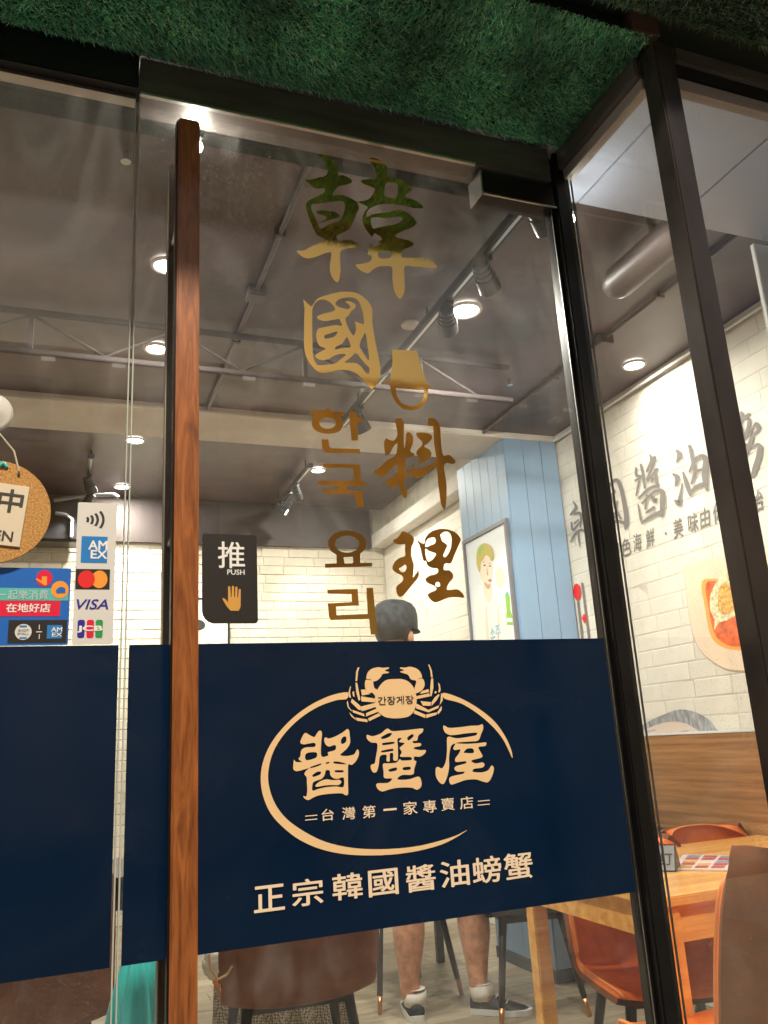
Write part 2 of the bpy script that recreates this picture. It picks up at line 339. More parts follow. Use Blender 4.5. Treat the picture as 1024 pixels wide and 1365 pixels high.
# interior floor: sub-floor plus planks
fl = tag(box('floor', (-1.9,-.33,-.15), (XW+.02,YB+.02,-.008), M_['grout']), kind='structure')
pm = {}
rw, y, r = .15, -.03, 0
while y < YB-.02:
    x = -1.88 - random.random()*1.1
    y0f = y
    while x < XW:
        x2 = min(x+1.22, XW); xa = max(x, -1.88)
        if x2 - xa > .05 and (y > -.02 or x2 > 1.1):
            key = (round(x2-xa, 2), random.randrange(3))
            if key not in pm:
                bm = bmesh.new(); boxbm(bm, (0,0,-.008), (x2-xa-.002, min(rw, YB-y)-.002, 0)); me = bpy.data.meshes.new('plank'); bm.to_mesh(me); bm.free(); me.materials.append(M_['plank%d' % key[1]]); pm[key] = me
            o = bpy.data.objects.new('plank', pm[key]); COL.objects.link(o); o.parent = fl; o.location = (xa, y, random.uniform(-.0006, .0006))
        x = x2 if x2 < XW else XW
    y += rw; r += 1
# walls ----------------------------------------------------------------
def brick_mesh(l, h, d):
    me = bpy.data.meshes.new('brick'); b = .004
    d *= (.33 if WALLBRICK[0] is not M_['brick'] else 1.9); v = [(0,0,0),(l,0,0),(l,0,h),(0,0,h),(b,-d,b),(l-b,-d,b),(l-b,-d,h-b),(b,-d,h-b)]
    me.from_pydata(v, [], [(4,5,6,7),(0,1,5,4),(1,2,6,5),(2,3,7,6),(3,0,4,7)]); me.materials.append(WALLBRICK[0]); return me
def brick_wall(wall, origin, ux, length, z0, z1, wanted, bl=.235, bh=.082, fl_=.004):
    """bricks laid from origin along ux; those `wanted` are parts, the rest one joined part"""
    rot = math.atan2(ux[1], ux[0]); variants = [brick_mesh(bl-fl_, bh-fl_, d) for d in (.0028,.0036,.0044,.0052)]
    bmr = bmesh.new(); rows = int((z1-z0)/bh+.999); n = 0
    for r in range(rows):
        z = z0 + r*bh; off = -(bl*.5 if r % 2 else 0) - random.choice((0, bl*.18)); s = off
        while s < length:
            bw = bl*random.choice((.72,.86,1,1,1.14,1.3)); a = max(s, 0.0); b2 = min(s+bw, length); top = min(z+bh, z1)
            if b2-a > .03 and top - z > .02:
                full = abs(b2-a-bl) < 1e-4 and (top-z > bh-1e-4)
                me = random.choice(variants) if full else brick_mesh(b2-a-fl_, top-z-fl_, .0038)
                mid = (a+b2)/2; p = Vector(origin) + Vector(ux)*a; p.z = z
                if wanted(mid, z) and n < 300:
                    o = bpy.data.objects.new('brick', me); COL.objects.link(o); o.parent = wall
                    o.location = p - base_of(wall); o.rotation_euler = (random.uniform(-.006,.006), 0, rot + random.uniform(-.006,.006)); n += 1
                else:
                    mm = Matrix.Translation(p) @ Matrix.Rotation(rot, 4, 'Z'); t = len(bmr.verts)
                    vs = [bmr.verts.new(mm @ v.co) for v in me.vertices]
                    for pl in me.polygons: bmr.faces.new([vs[i] for i in pl.vertices])
            s += bw
    if len(bmr.verts): tag(frombm('brickwork', bmr, WALLBRICK[0], wall), kind='stuff')
M_['brick2'] = mat('painted_mural_brick', (.70,.665,.58), .7, noise=(5,.07), bump=(30,.2,.0015)); WALLBRICK = [M_['brick2']]
wr = tag(box('brick_wall', (XW,-.33,0), (XW+.2,YB+.2,3.5), M_['mortar']), 'white painted brick wall on the right with the grey lettered mural', 'wall')
brick_wall(wr, (XW, YB, 0), (0,-1,0), YB-.45, 0, 2.90, lambda s, z: (1.05 < z < 2.9 and .9 < YB-s < 2.75) or (z > 1.62 and YB-s > 3.1))
WALLBRICK[0] = M_['brick']
wb = tag(box('brick_wall', (-2.0,YB,0), (XW,YB+.2,3.5), M_['mortar']), 'white painted brick wall across the back of the restaurant', 'wall')
brick_wall(wb, (-1.9, YB, 0), (1,0,0), XW+1.9-.012, 0, 2.93, lambda s, z: z > 1.55 and s > 1.2, .21, .078)
tag(box('wall', (-2.1,-.05,0), (-1.9,YB+.2,3.5), M_['beam']), 'plain cream side wall at the far left of the dining room', 'wall')
tag(box('wall', (-2.1,.045,2.47), (1.005,.14,3.5), M_['black']), 'dark painted wall strip above the glass door', 'wall')
tag(box('wall', (1.09,-.30,2.545), (XW+.2,-.22,3.5), M_['black']), 'dark painted wall strip above the right shop window', 'wall')
tag(box('wall', (1.01,-.30,2.545), (1.09,.14,3.5), M_['black']), 'dark painted return wall above the side glass', 'wall')
# ceiling
ZC = 2.90; YA = at(300, 552, 2, 2.868).y; YBM = at(300, 590, 2, 2.868).y
ce = tag(box('ceiling', (-2.1,-.30,ZC), (XW+.2,YA,ZC+.12), M_['ceil']), kind='structure')
tag(box('ceiling', (-2.1,YBM,3.285), (XW+.2,YB+.2,3.4), M_['ceil']), kind='structure')
tag(box('ceiling_beam', (-1.9,YA+.002,2.868), (XW-.012,YBM-.002,3.284), M_['beam'], bev=.006), 'pale cream plaster beam crossing the dark ceiling', 'ceiling beam')
tag(box('dark_panel_band', (-1.9,YB-.05,2.90), (XW-.145,YB-.012,3.283), M_['dkbrown']), 'dark brown band above the back brick wall', 'wall panel')

cm = thing('crown_moulding', (XW-.01,YB,2.90), 'cream moulding strip along the top of the mural wall', 'moulding')
box('moulding_board', (XW-.03,-.2,2.874), (XW-.012,YA-.003,2.898), M_['beam'], cm, .003); box('moulding_board', (XW-.14,YBM+.003,2.90), (XW-.012,YB-.06,3.02), M_['beam'], cm, .004)
tube('conduit', [(XW-.034, -.2, 2.866), (XW-.034, YA-.01, 2.866)], .007, M_['white_p'], cm, 8)
tag(box('hanging_panel', (1.772,.135,1.95), (2.35,.150,2.50), M_['white_p'], bev=.002), 'white panel hanging behind the right window at the photo edge', 'panel')
# shallow patches / welds in the ceiling: lattice girder
g = thing('lattice_girder', (.4,1.73,2.68), 'dark painted steel lattice girder under the ceiling', 'girder')
yg = 1.727
for z in (2.700, 2.868): box('chord', (-1.9,yg-.010,z-.011), (1.9,yg+.010,z+.011), M_['girder'], g, .003)
xs = np.arange(-1.8, 1.95, .27)
for i, xx in enumerate(xs[:-1]):
    tube('diagonal', [(xx, yg, 2.711 if i % 2 else 2.857), (xx+.27, yg, 2.857 if i % 2 else 2.711)], .006, M_['girder'], g, 6)
    if i % 2 == 0: box('upright', (xx-.009,yg-.009,2.711), (xx+.009,yg+.009,2.857), M_['girder'], g)
d = thing('air_duct', (1.871,.3,2.80), 'round capped duct painted ceiling brown', 'duct')
tube('duct_pipe', [(1.871,-.28,2.80),(1.871,.83,2.80),(1.871,.865,2.80),(1.871,.888,2.80),(1.871,.896,2.80)], [.063,.063,.055,.038,.010], M_['duct'], d, 24)
for yy in (.0, .62): box('hanger_strap', (1.86,yy-.010,2.862), (1.882,yy+.010,ZC-.001), M_['dkbrown'], d)
for xx, lab in ((.62,'thin painted conduit along the dark ceiling left of the track'), (2.2,'thin painted conduit along the dark ceiling near the mural wall')):
    cp = thing('ceiling_conduit', (xx,1.2,ZC-.02), lab, 'conduit'); tube('pipe', [(xx,-.25,ZC-.014),(xx,YA-.004,ZC-.014)], .010, M_['duct'], cp, 10)
    for yy in (.2,1.0,1.8): box('clip', (xx-.018,yy-.008,ZC-.026), (xx+.018,yy+.008,ZC-.001), M_['dkbrown'], cp)
    box('junction_box', (xx-.035,1.36,ZC-.045), (xx+.035,1.43,ZC-.001), M_['duct'], cp, .004)
for xx, yy, lab in ((.95,1.0,'small steel sprinkler head above the gold lettering'), (.1,.75,'small steel sprinkler head high at the left'), (2.0,1.9,'small steel sprinkler head near the blue column')):
    cp = thing('sprinkler', (xx,yy,ZC-.03), lab, 'sprinkler'); tube('stem', [(xx,yy,ZC-.001),(xx,yy,ZC-.03)], .008, M_['silver'], cp, 10); tube('deflector', [(xx,yy,ZC-.0305),(xx,yy,ZC-.034)], .015, M_['silver'], cp, 14)
# grey-blue boards above the side entrance window
bc = thing('ceiling_board', (1.1,-.2,2.5), 'pale grey blue ceiling boards behind the right window', 'ceiling board')
for i, (x0, x1) in enumerate(((1.062,1.175), (1.179,1.475), (1.479,1.775), (1.779,2.075), (2.079,2.375), (2.379,2.54))):
    box('board', (x0,-.30,2.50), (x1,.12,2.515), M_['blueceil'], bc, .0015)
box('backing_board', (1.062,-.299,2.516), (2.54,.118,2.54), M_['grout'], bc)
# column --------------------------------------------------------------
co = thing('blue_column', (2.57,2.9,0), 'light blue panelled column standing against the mural wall', 'column')
x0, y0, y1, zt = 2.337, 2.592, 3.215, 2.868
box('column_core', (x0+.006,y0+.006,0), (XW-.014,y1-.006,zt-.004), M_['bluegroove'], co)
for a, b in ((0,.118), (.121,.239), (.242,.349)):
    box('board', (x0+a,y0-.006,.06), (x0+b,y0+.004,zt), M_['bluep'], co, .001)
for k in range(6):
    a = .104*k; box('board', (x0-.006,y0+a+.0,.06), (x0+.004,y0+a+.1015,zt), M_['bluep'], co, .001)
box('skirting', (x0-.014,y0-.014,0), (XW-.014,y1,.058), M_['grout'], co, .002)
# wood cladding on the mural wall
wbp = thing('wooden_wall_board', (XW-.02,1.6,.72), 'brown wood grain board on the wall beside the pine table', 'wall board')
box('board', (XW-.045,.30,.735), (XW-.012,2.56,1.150), M_['oak'], wbp, .002)
box('top_trim', (XW-.048,.30,1.151), (XW-.012,2.56,1.162), M_['white_p'], wbp, .001)

# ================================================================== FACADE
# door header and left header
h = thing('door_header', (.0,0,2.41), 'dark metal header rail above the glass door', 'frame rail')
box('header_box', (-3.2,-.035,2.43), (.083,.035,2.511), M_['black'], h, .003)
box('header_box', (.085,-.03,2.418), (1.0,.035,2.508), M_['dkmetal'], h, .003)
box('bright_lip', (.086,-.036,2.4155), (.80,-.028,2.4205), M_['alu'], h)
box('glass_channel', (-3.2,-.012,2.421), (.08,.012,2.429), M_['alu'], h)
# jamb right of the door
j = thing('door_jamb', (1.025,0,0), 'black metal jamb right of the glass door', 'door frame')
box('post', (1.007,-.030,0), (1.047,.030,2.50), M_['black'], j, .003)
box('rubber_seal', (1.0,-.010,0), (1.0062,.010,2.40), M_['black'], j); box('bright_edge', (.9990,-.0125,0), (1.0006,-.0105,2.40), M_['alu'], j)
box('bright_edge', (1.0475,-.034,0), (1.0505,-.031,2.44), M_['dkmetal'], j)
pb = thing('corner_post', (1.053,-.35,0), 'black metal post at the outer corner of the shop front', 'post')
box('post', (1.030,-.372,0), (1.078,-.326,2.50), M_['postm'], pb, .003)
sb = thing('side_header', (1.04,-.17,2.45), 'dark metal beam over the narrow side glass', 'frame rail')
box('beam', (1.018,-.325,2.452), (1.062,-.031,2.50), M_['dkmetal'], sb, .003)
box('inner_trim', (1.028,-.325,2.425), (1.052,-.035,2.451), M_['trim'], sb, .002)
fh = thing('window_header', (2,-.35,2.45), 'dark metal beam over the right shop window', 'frame rail')
box('beam', (1.079,-.372,2.462), (2.9,-.330,2.50), M_['dkmetal'], fh, .003)
box('shadow_gap', (1.079,-.366,2.435), (2.9,-.335,2.4615), M_['black'], fh)
box('inner_trim', (1.079,-.362,2.408), (2.9,-.338,2.4345), M_['trim'], fh, .002)
# panes
p = tag(box('side_window', (1.034,-.325,.02), (1.044,-.031,2.424), M_['glass2']), 'narrow glass pane between the jamb and the corner post', 'glass pane')
p = tag(box('shop_window', (1.079,-.355,.02), (2.9,-.345,2.407), M_['glass4']), 'large glass pane right of the corner post', 'glass pane')
lw = thing('fixed_window', (-.7,0,0), 'fixed glass pane left of the door with navy film band', 'glass pane')
XL = at(162, 1000, 1, 0).x - .006
box('pane', (-3.2,-.006,.02), (XL,.006,2.43), M_['glass3'], lw)
Z0, Z1 = .907, 1.372
box('navy_film', (-3.2,-.0085,Z0), (XL-.003,-.0062,Z1), M_['navy'], lw)
box('pane_edge', (XL,-.0058,.02), (XL+.0022,.0058,2.42), mat('green_glass_edge', (.45,.5,.45), .2), lw)
# THE DOOR ------------------------------------------------------------
X0, X1 = .0885, .9975
dr = thing('glass_door', (X1,0,0), 'frameless glass push door with navy band and gold Korean food lettering', 'door')
box('pane', (X0,-.006,.02), (X1,.006,2.412), M_['glass'], dr)
box('navy_film', (X0+.004,-.0085,Z0), (X1-.002,-.0062,Z1), M_['navy'], dr)
box('pane_edge', (X0-.0022,-.0058,.02), (X0,.0058,2.41), bpy.data.materials['green_glass_edge'], dr)
a, b = at(637, 232, 1, -.02), at(733, 278, 1, -.02)
ph = box('patch_fitting', (.815,-.028,2.352), (1.003,.028,2.412), M_['black'], dr, .004)
box('patch_edge', (.8125,-.030,2.350), (.8165,.030,2.41), M_['alu'], ph, .001)
box('patch_edge', (.817,-.030,2.3485), (1.003,-.026,2.3515), M_['alu'], ph)
box('floor_fitting', (.84,-.026,.01), (.9965,.026,.075), M_['alu'], dr, .003)
hd = box('wooden_handle', (.153,-.078,.45), (.1925,-.048,2.345), M_['bigwood'], dr, .003)
box('handle_core', (.150,-.072,.455), (.1525,-.050,2.34), M_['black'], hd)
for z in (.70, 1.55, 2.15):
    tube('handle_mount', [(.173,-.048,z), (.173,-.0065,z)], .009, M_['silver'], hd, 12)
ih = box('inner_handle', (.150,.046,.45), (.172,.07,2.335), M_['black'], dr, .002)
box('bright_edge', (.1485,.044,.45), (.1503,.066,2.335), M_['alu'], ih)
for z in (.70, 1.55, 2.15): tube('handle_mount', [(.163,.0065,z), (.163,.046,z)], .009, M_['silver'], ih, 12)

YD = -.0098    # face of lettering stuck on the door's film
def dpx(ox, oy, sc, y=YD): return lambda x, yy: at(ox+x/sc, oy+yy/sc, 1, y)
def glyph(name, loops, ox, oy, sc, mt, y=-.0074, smooth=True, parent=dr):
    o = shape(name, loops, dpx(ox, oy, sc, y), mt, parent, smooth); return o
G = M_['gold']
HAN_L = [(172,30),(200,26),(240,45),(280,70),(308,105),(316,140),(310,172),(345,172),(385,188),(408,210),(395,228),(350,240),(320,245),(295,268),(272,305),(310,305),(350,310),(400,330),(440,355),(455,395),(440,430),(415,490),(385,540),(340,565),(300,587),(305,602),(320,620),(370,612),(420,625),(455,650),(430,665),(380,670),(330,690),(325,750),(328,820),(320,880),(308,902),(285,890),(262,850),(255,800),(262,740),(262,700),(220,705),(170,725),(110,740),(70,730),(40,705),(30,688),(80,685),(110,668),(150,650),(200,625),(222,610),(195,595),(165,575),(140,530),(115,470),(95,410),(92,370),(110,345),(150,325),(190,305),(212,290),(220,264),(180,265),(150,258),(125,240),(100,215),(83,202),(130,198),(180,187),(232,172),(238,130),(225,90),(200,55)]
HAN_LH = [(130,375),(180,365),(250,358),(310,348),(345,352),(358,385),(350,430),(330,470),(300,490),(260,503),(210,530),(187,533),(176,505),(150,450),(130,405)]
HAN_LI = [(158,425),(190,410),(240,415),(290,422),(320,447),(308,467),(260,475),(215,490),(182,499),(220,478),(232,462),(210,445),(175,435)]
HAN_R = [(525,62),(555,52),(600,70),(635,95),(650,130),(648,185),(700,190),(750,208),(790,235),(815,268),(800,285),(775,300),(770,320),(820,335),(860,355),(888,380),(893,398),(850,398),(800,390),(740,378),(680,370),(620,370),(570,380),(530,400),(505,430),(510,457),(540,440),(600,430),(650,425),(700,412),(740,410),(780,425),(820,455),(848,495),(830,520),(790,540),(740,560),(700,582),(720,600),(770,610),(810,625),(830,645),(800,665),(775,672),(747,690),(745,730),(800,735),(870,735),(930,745),(985,790),(975,808),(900,800),(830,795),(770,792),(762,830),(765,900),(765,960),(750,1000),(735,1015),(715,1000),(695,960),(682,880),(680,802),(640,792),(590,795),(550,815),(520,840),(480,830),(450,810),(432,782),(480,775),(530,757),(540,720),(515,692),(520,670),(560,660),(600,640),(585,625),(610,612),(600,592),(560,568),(545,590),(520,570),(495,530),(478,490),(480,450),(500,410),(515,392),(490,375),(445,355),(490,345),(525,330),(550,300),(560,262),(520,245),(485,230),(465,212),(495,200),(540,198),(570,194),(565,150),(550,105)]
HAN_RH = [[(635,232),(655,222),(690,222),(715,235),(720,260),(708,320),(650,322),(628,308),(630,265)], [(540,465),(590,460),(640,466),(700,457),(745,457),(752,470),(720,500),(670,512),(620,520),(580,530),(550,535),(538,500)], [(592,697),(665,692),(668,733),(602,740),(585,720)]]
glyph('gold_lettering', [HAN_L, HAN_LH, HAN_LI], 390, 200, 5.12, G)
glyph('gold_lettering', [HAN_R]+HAN_RH, 390, 200, 5.12, G)
GUO = [[(80,165),(105,185),(145,225),(178,240),(215,187),(250,150),(330,120),(420,95),(510,77),(600,75),(690,92),(770,140),(830,200),(860,260),(865,340),(865,420),(880,520),(900,640),(920,740),(945,860),(960,960),(950,1050),(930,1110),(890,1160),(855,1180),(800,1120),(740,1060),(690,1010),(620,975),(540,965),(460,970),(380,990),(300,1000),(240,980),(180,920),(130,850),(100,770),(88,660),(90,540),(90,400),(95,280),(88,210)],
 [(188,260),(220,200),(270,167),(330,168),(390,200),(430,245),(438,285),(380,310),(310,325),(242,355),(245,385),(290,405),(340,410),(420,395),(485,385),(505,420),(518,462),(450,455),(370,468),(290,485),(250,500),(228,560),(238,640),(270,695),(335,722),(300,745),(238,780),(218,800),(232,830),(290,855),(370,840),(440,800),(520,782),(565,792),(500,848),(450,888),(370,905),(262,913),(230,898),(197,830),(187,740),(184,640),(182,500),(182,380),(182,300)],
 [(448,205),(480,167),(560,142),(620,140),(680,157),(720,200),(748,280),(766,370),(768,445),(740,438),(700,423),(665,418),(675,450),(678,510),(655,572),(622,540),(582,460),(560,382),(600,345),(622,300),(660,270),(678,235),(650,202),(600,182),(556,190),(590,215),(616,250),(590,272),(530,262),(472,243),(452,222)],
 [(322,572),(380,552),(460,528),(468,542),(430,588),(352,608),(326,608)], [(458,698),(520,668),(573,594),(602,640),(616,706),(540,713),(445,732)], [(550,878),(612,830),(680,775),(740,842),(798,910),(830,942),(828,1005),(792,998),(742,930),(692,893),(620,883)], [(780,545),(798,590),(812,700),(826,800),(822,855),(780,798),(723,700),(732,640),(757,590)]]
glyph('gold_lettering', GUO, 395, 380, 8.533, G)
HAT = [[(185,90),(375,100),(400,190),(425,270),(450,345),(490,375),(480,385),(458,382),(460,420),(450,470),(420,520),(380,545),(330,553),(270,540),(220,500),(185,440),(172,392),(168,352),(125,350),(125,338),(170,325),(178,260),(190,180)], [(212,385),(430,400),(427,450),(402,495),(352,522),(300,515),(250,490),(222,442)]]
glyph('gold_bell_emblem', HAT, 490, 450, 5.6875, G, smooth=False)
LIAO = [(210,630),(225,612),(258,615),(276,650),(275,740),(278,840),(290,780),(295,725),(320,720),(345,750),(345,800),(325,860),(355,880),(350,900),(300,910),(290,930),(290,1000),(290,1035),(320,1000),(345,975),(370,950),(360,975),(345,1000),(400,990),(460,970),(520,930),(515,870),(505,800),(500,720),(495,670),(470,672),(458,640),(465,612),(500,612),(535,640),(552,690),(555,760),(565,860),(580,895),(620,890),(660,925),(665,950),(640,958),(600,950),(580,975),(590,1050),(600,1120),(600,1200),(595,1270),(585,1305),(560,1270),(548,1200),(535,1100),(525,1000),(500,985),(450,1030),(400,1060),(370,1065),(335,1050),(315,1035),(285,1080),(285,1120),(300,1180),(290,1220),(270,1205),(245,1150),(235,1115),(190,1140),(160,1130),(140,1090),(150,1070),(200,1050),(225,1010),(225,960),(180,1000),(130,1050),(90,1055),(50,1015),(90,985),(150,930),(200,900),(220,870),(225,800),(190,840),(170,880),(140,895),(130,860),(125,800),(140,765),(165,775),(200,780),(225,740),(220,680)]
LIAO3 = [(370,725),(430,720),(480,735),(490,765),(460,800),(430,825),(470,850),(485,885),(470,915),(420,945),(385,962),(395,920),(370,880),(380,850),(410,820),(415,790),(385,760)]
glyph('gold_lettering', [LIAO], 490, 450, 5.6875, G); glyph('gold_lettering', [LIAO3], 490, 450, 5.6875, G)
glyph('gold_lettering', [[(225,155),(280,170),(330,200),(357,240),(350,290),(330,330),(325,400),(335,470),(355,530),(350,620),(345,670),(352,680),(380,640),(405,605),(415,650),(400,690),(360,740),(310,800),(260,860),(225,895),(190,900),(165,870),(155,800),(175,765),(220,730),(235,690),(215,655),(160,630),(115,590),(120,540),(150,490),(200,455),(255,435),(255,360),(255,305),(210,305),(160,300),(118,262),(170,230),(200,190)], [(190,580),(225,555),(262,535),(272,570),(255,610),(225,620),(200,605)]], 510, 690, 8.533, G)
glyph('gold_lettering', [[(395,255),(430,280),(475,295),(490,230),(540,170),(600,140),(680,128),(760,138),(830,170),(880,220),(890,260),(860,330),(820,420),(780,515),(720,520),(700,540),(700,595),(760,600),(800,640),(803,690),(760,740),(735,790),(735,820),(790,820),(850,815),(900,850),(930,895),(920,912),(860,905),(780,905),(710,925),(640,955),(590,962),(545,930),(515,880),(550,850),(600,830),(615,800),(580,770),(520,745),(490,715),(495,690),(540,660),(600,645),(632,620),(625,580),(560,570),(510,540),(495,490),(470,495),(450,430),(435,360),(415,300)],
 [(490,335),(490,290),(520,240),(590,225),(605,260),(595,295),(550,315)], [(487,355),(530,380),(605,405),(600,440),(560,485),(520,500),(500,470),(487,410)], [(660,190),(710,160),(760,170),(785,220),(785,300),(770,370),(730,440),(700,450),(692,420),(715,370),(735,320),(715,295),(680,270),(665,230)], [(600,750),(625,730),(655,745),(655,775),(630,787),(603,775)]], 510, 690, 8.533, G)
# Korean letters
glyph('gold_lettering', [[(65,155),(245,155),(270,130),(310,130),(325,160),(485,175),(490,225),(440,230),(468,262),(480,300),(475,350),(450,395),(400,425),(320,440),(240,436),(170,415),(125,385),(100,340),(95,300),(110,240),(130,210),(80,205)], ell(290,310,100,68)], 405, 530, 9.1, G, smooth=False)
glyph('gold_lettering', [[(548,165),(635,170),(645,235),(718,245),(725,295),(650,300),(660,520),(580,522)]], 405, 530, 9.1, G, smooth=False)
glyph('gold_lettering', [[(215,505),(300,505),(308,590),(330,612),(680,625),(680,680),(260,665),(225,620)]], 405, 530, 9.1, G, smooth=False)
glyph('gold_lettering', [[(235,800),(670,810),(690,840),(690,1000),(710,1020),(755,1025),(755,1075),(520,1075),(515,1125),(715,1130),(720,1230),(735,1330),(660,1335),(630,1260),(610,1170),(240,1165),(235,1120),(400,1112),(425,1075),(175,1055),(175,1010),(610,1010),(605,880),(590,855),(235,850)]], 405, 530, 9.1, G, smooth=False)
glyph('gold_lettering', [[(370,145),(450,155),(530,190),(580,250),(585,310),(560,370),(515,410),(515,515),(650,512),(650,555),(115,570),(115,525),(245,520),(245,425),(180,380),(150,320),(155,250),(210,185),(290,150)], ell(365,300,138,98), [(325,450),(430,445),(435,500),(425,520),(335,522)]], 420, 690, 8.53, G, smooth=False)
glyph('gold_lettering', [[(140,820),(485,810),(500,1000),(240,1010),(245,1110),(600,1095),(585,800),(660,800),(710,1325),(635,1330),(615,1150),(180,1165),(160,1130),(145,975),(420,960),(415,870),(145,865)]], 420, 690, 8.53, G, smooth=False)
# big cream characters on the band
C = M_['cream']
JIANG = [[(210,310),(225,250),(260,185),(290,175),(340,205),(400,230),(430,190),(465,145),(495,150),(505,190),(495,300),(497,490),(590,480),(585,440),(650,420),(690,400),(695,350),(670,340),(600,360),(555,330),(535,270),(550,235),(600,250),(680,225),(790,165),(850,120),(875,140),(885,220),(890,300),(860,370),(800,430),(755,475),(830,490),(900,480),(950,460),(985,400),(1010,430),(1000,500),(960,570),(910,610),(865,605),(860,700),(860,850),(862,1010),(830,1025),(780,1000),(680,1000),(560,1010),(450,1030),(380,1060),(320,1090),(270,1070),(250,1035),(290,1040),(305,960),(300,860),(295,780),(265,735),(290,690),(330,655),(270,670),(200,690),(150,695),(115,670),(115,600),(125,540),(150,570),(230,570),(205,550),(185,525),(210,490),(220,420),(250,385),(300,370),(400,365),(420,340),(400,310),(320,320),(260,330)],
 [(290,455),(425,440),(425,510),(290,545)], [(345,640),(490,590),(495,605),(430,635),(345,655)], [(555,580),(600,570),(610,580),(570,597)], [(665,565),(750,570),(840,600),(760,600),(670,590)], [(765,270),(800,225),(835,230),(835,290),(800,320),(770,320)], [(375,750),(440,705),(490,705),(480,740),(385,775)], [(680,685),(795,685),(795,710),(690,710)],
 [(375,960),(380,860),(420,830),(500,800),(540,750),(560,685),(610,690),(620,750),(660,790),(720,800),(800,785),(798,910),(700,905),(560,915),(450,940)], [(415,890),(470,840),(560,808),(650,818),(740,815),(770,845),(730,885),(620,885),(520,895),(430,910)]]
glyph('cream_lettering', JIANG, 380, 960, 10.24, C, YD)
XIE = [[(50,105),(90,115),(150,95),(195,60),(230,78),(330,72),(450,60),(450,85),(420,110),(410,145),(380,150),(385,165),(435,165),(435,185),(390,195),(388,205),(430,215),(472,215),(465,240),(430,262),(390,262),(390,290),(405,295),(390,350),(380,390),(300,395),(270,425),(350,425),(420,405),(440,435),(440,475),(410,500),(370,485),(280,485),(220,495),(160,512),(125,490),(122,455),(200,450),(230,420),(175,415),(170,370),(165,315),(200,310),(260,305),(285,280),(300,290),(370,285),(365,265),(290,262),(300,230),(285,200),(300,185),(320,165),(280,155),(300,130),(270,135),(272,200),(270,285),(240,287),(238,240),(215,240),(212,295),(190,290),(190,250),(145,258),(135,320),(120,370),(95,375),(78,345),(80,320),(105,310),(115,260),(125,200),(120,165),(80,160),(52,135)],
 [(160,165),(245,155),(245,168),(165,180)], [(155,220),(235,205),(238,220),(155,232)], [(150,125),(200,95),(230,95),(210,120),(165,135)], [(340,125),(375,100),(385,115),(350,145)], [(205,355),(260,340),(262,360),(215,370)], [(310,340),(360,335),(360,355),(312,358)]]
glyph('cream_lettering', XIE, 480, 960, 5.389, C, YD)
WU = [[(600,38),(640,55),(720,50),(800,40),(850,38),(880,30),(885,60),(870,100),(850,145),(800,153),(720,158),(690,165),(760,170),(850,165),(905,160),(900,185),(860,190),(850,200),(880,255),(870,270),(800,290),(830,310),(880,303),(895,320),(880,340),(820,350),(810,370),(870,375),(920,360),(945,325),(962,345),(950,400),(920,445),(880,440),(830,425),(760,430),(700,450),(655,462),(640,430),(655,405),(740,385),(750,370),(700,370),(678,350),(690,330),(760,310),(760,295),(690,300),(685,275),(710,240),(720,210),(680,215),(670,200),(685,168),(655,185),(640,260),(640,340),(625,410),(600,458),(570,445),(545,400),(545,345),(560,335),(590,345),(615,300),(625,220),(625,130),(640,118),(700,130),(830,110),(840,90),(760,95),(690,105),(640,105),(605,80)], [(745,230),(770,205),(810,205),(815,235),(750,235)]]
glyph('cream_lettering', WU, 480, 960, 5.389, C, YD)
# oval ring
glyph('oval_ring', [[(350,150),(280,165),(200,205),(130,260),(70,330),(35,400),(22,470),(30,540),(60,610),(110,665),(170,710),(250,745),(350,765),(480,768),(600,755),(700,730),(760,702),(805,672),(760,694),(690,716),(600,736),(480,745),(370,740),(270,718),(190,680),(120,630),(75,570),(52,500),(52,440),(70,375),(110,310),(170,250),(240,205),(310,180),(348,175)]], 340, 870, 2.844, C, YD)
glyph('oval_ring', [[(715,152),(780,173),(850,213),(910,263),(950,320),(972,370),(976,400),(963,373),(938,325),(898,277),(840,228),(780,192),(718,174)]], 340, 870, 2.844, C, YD)
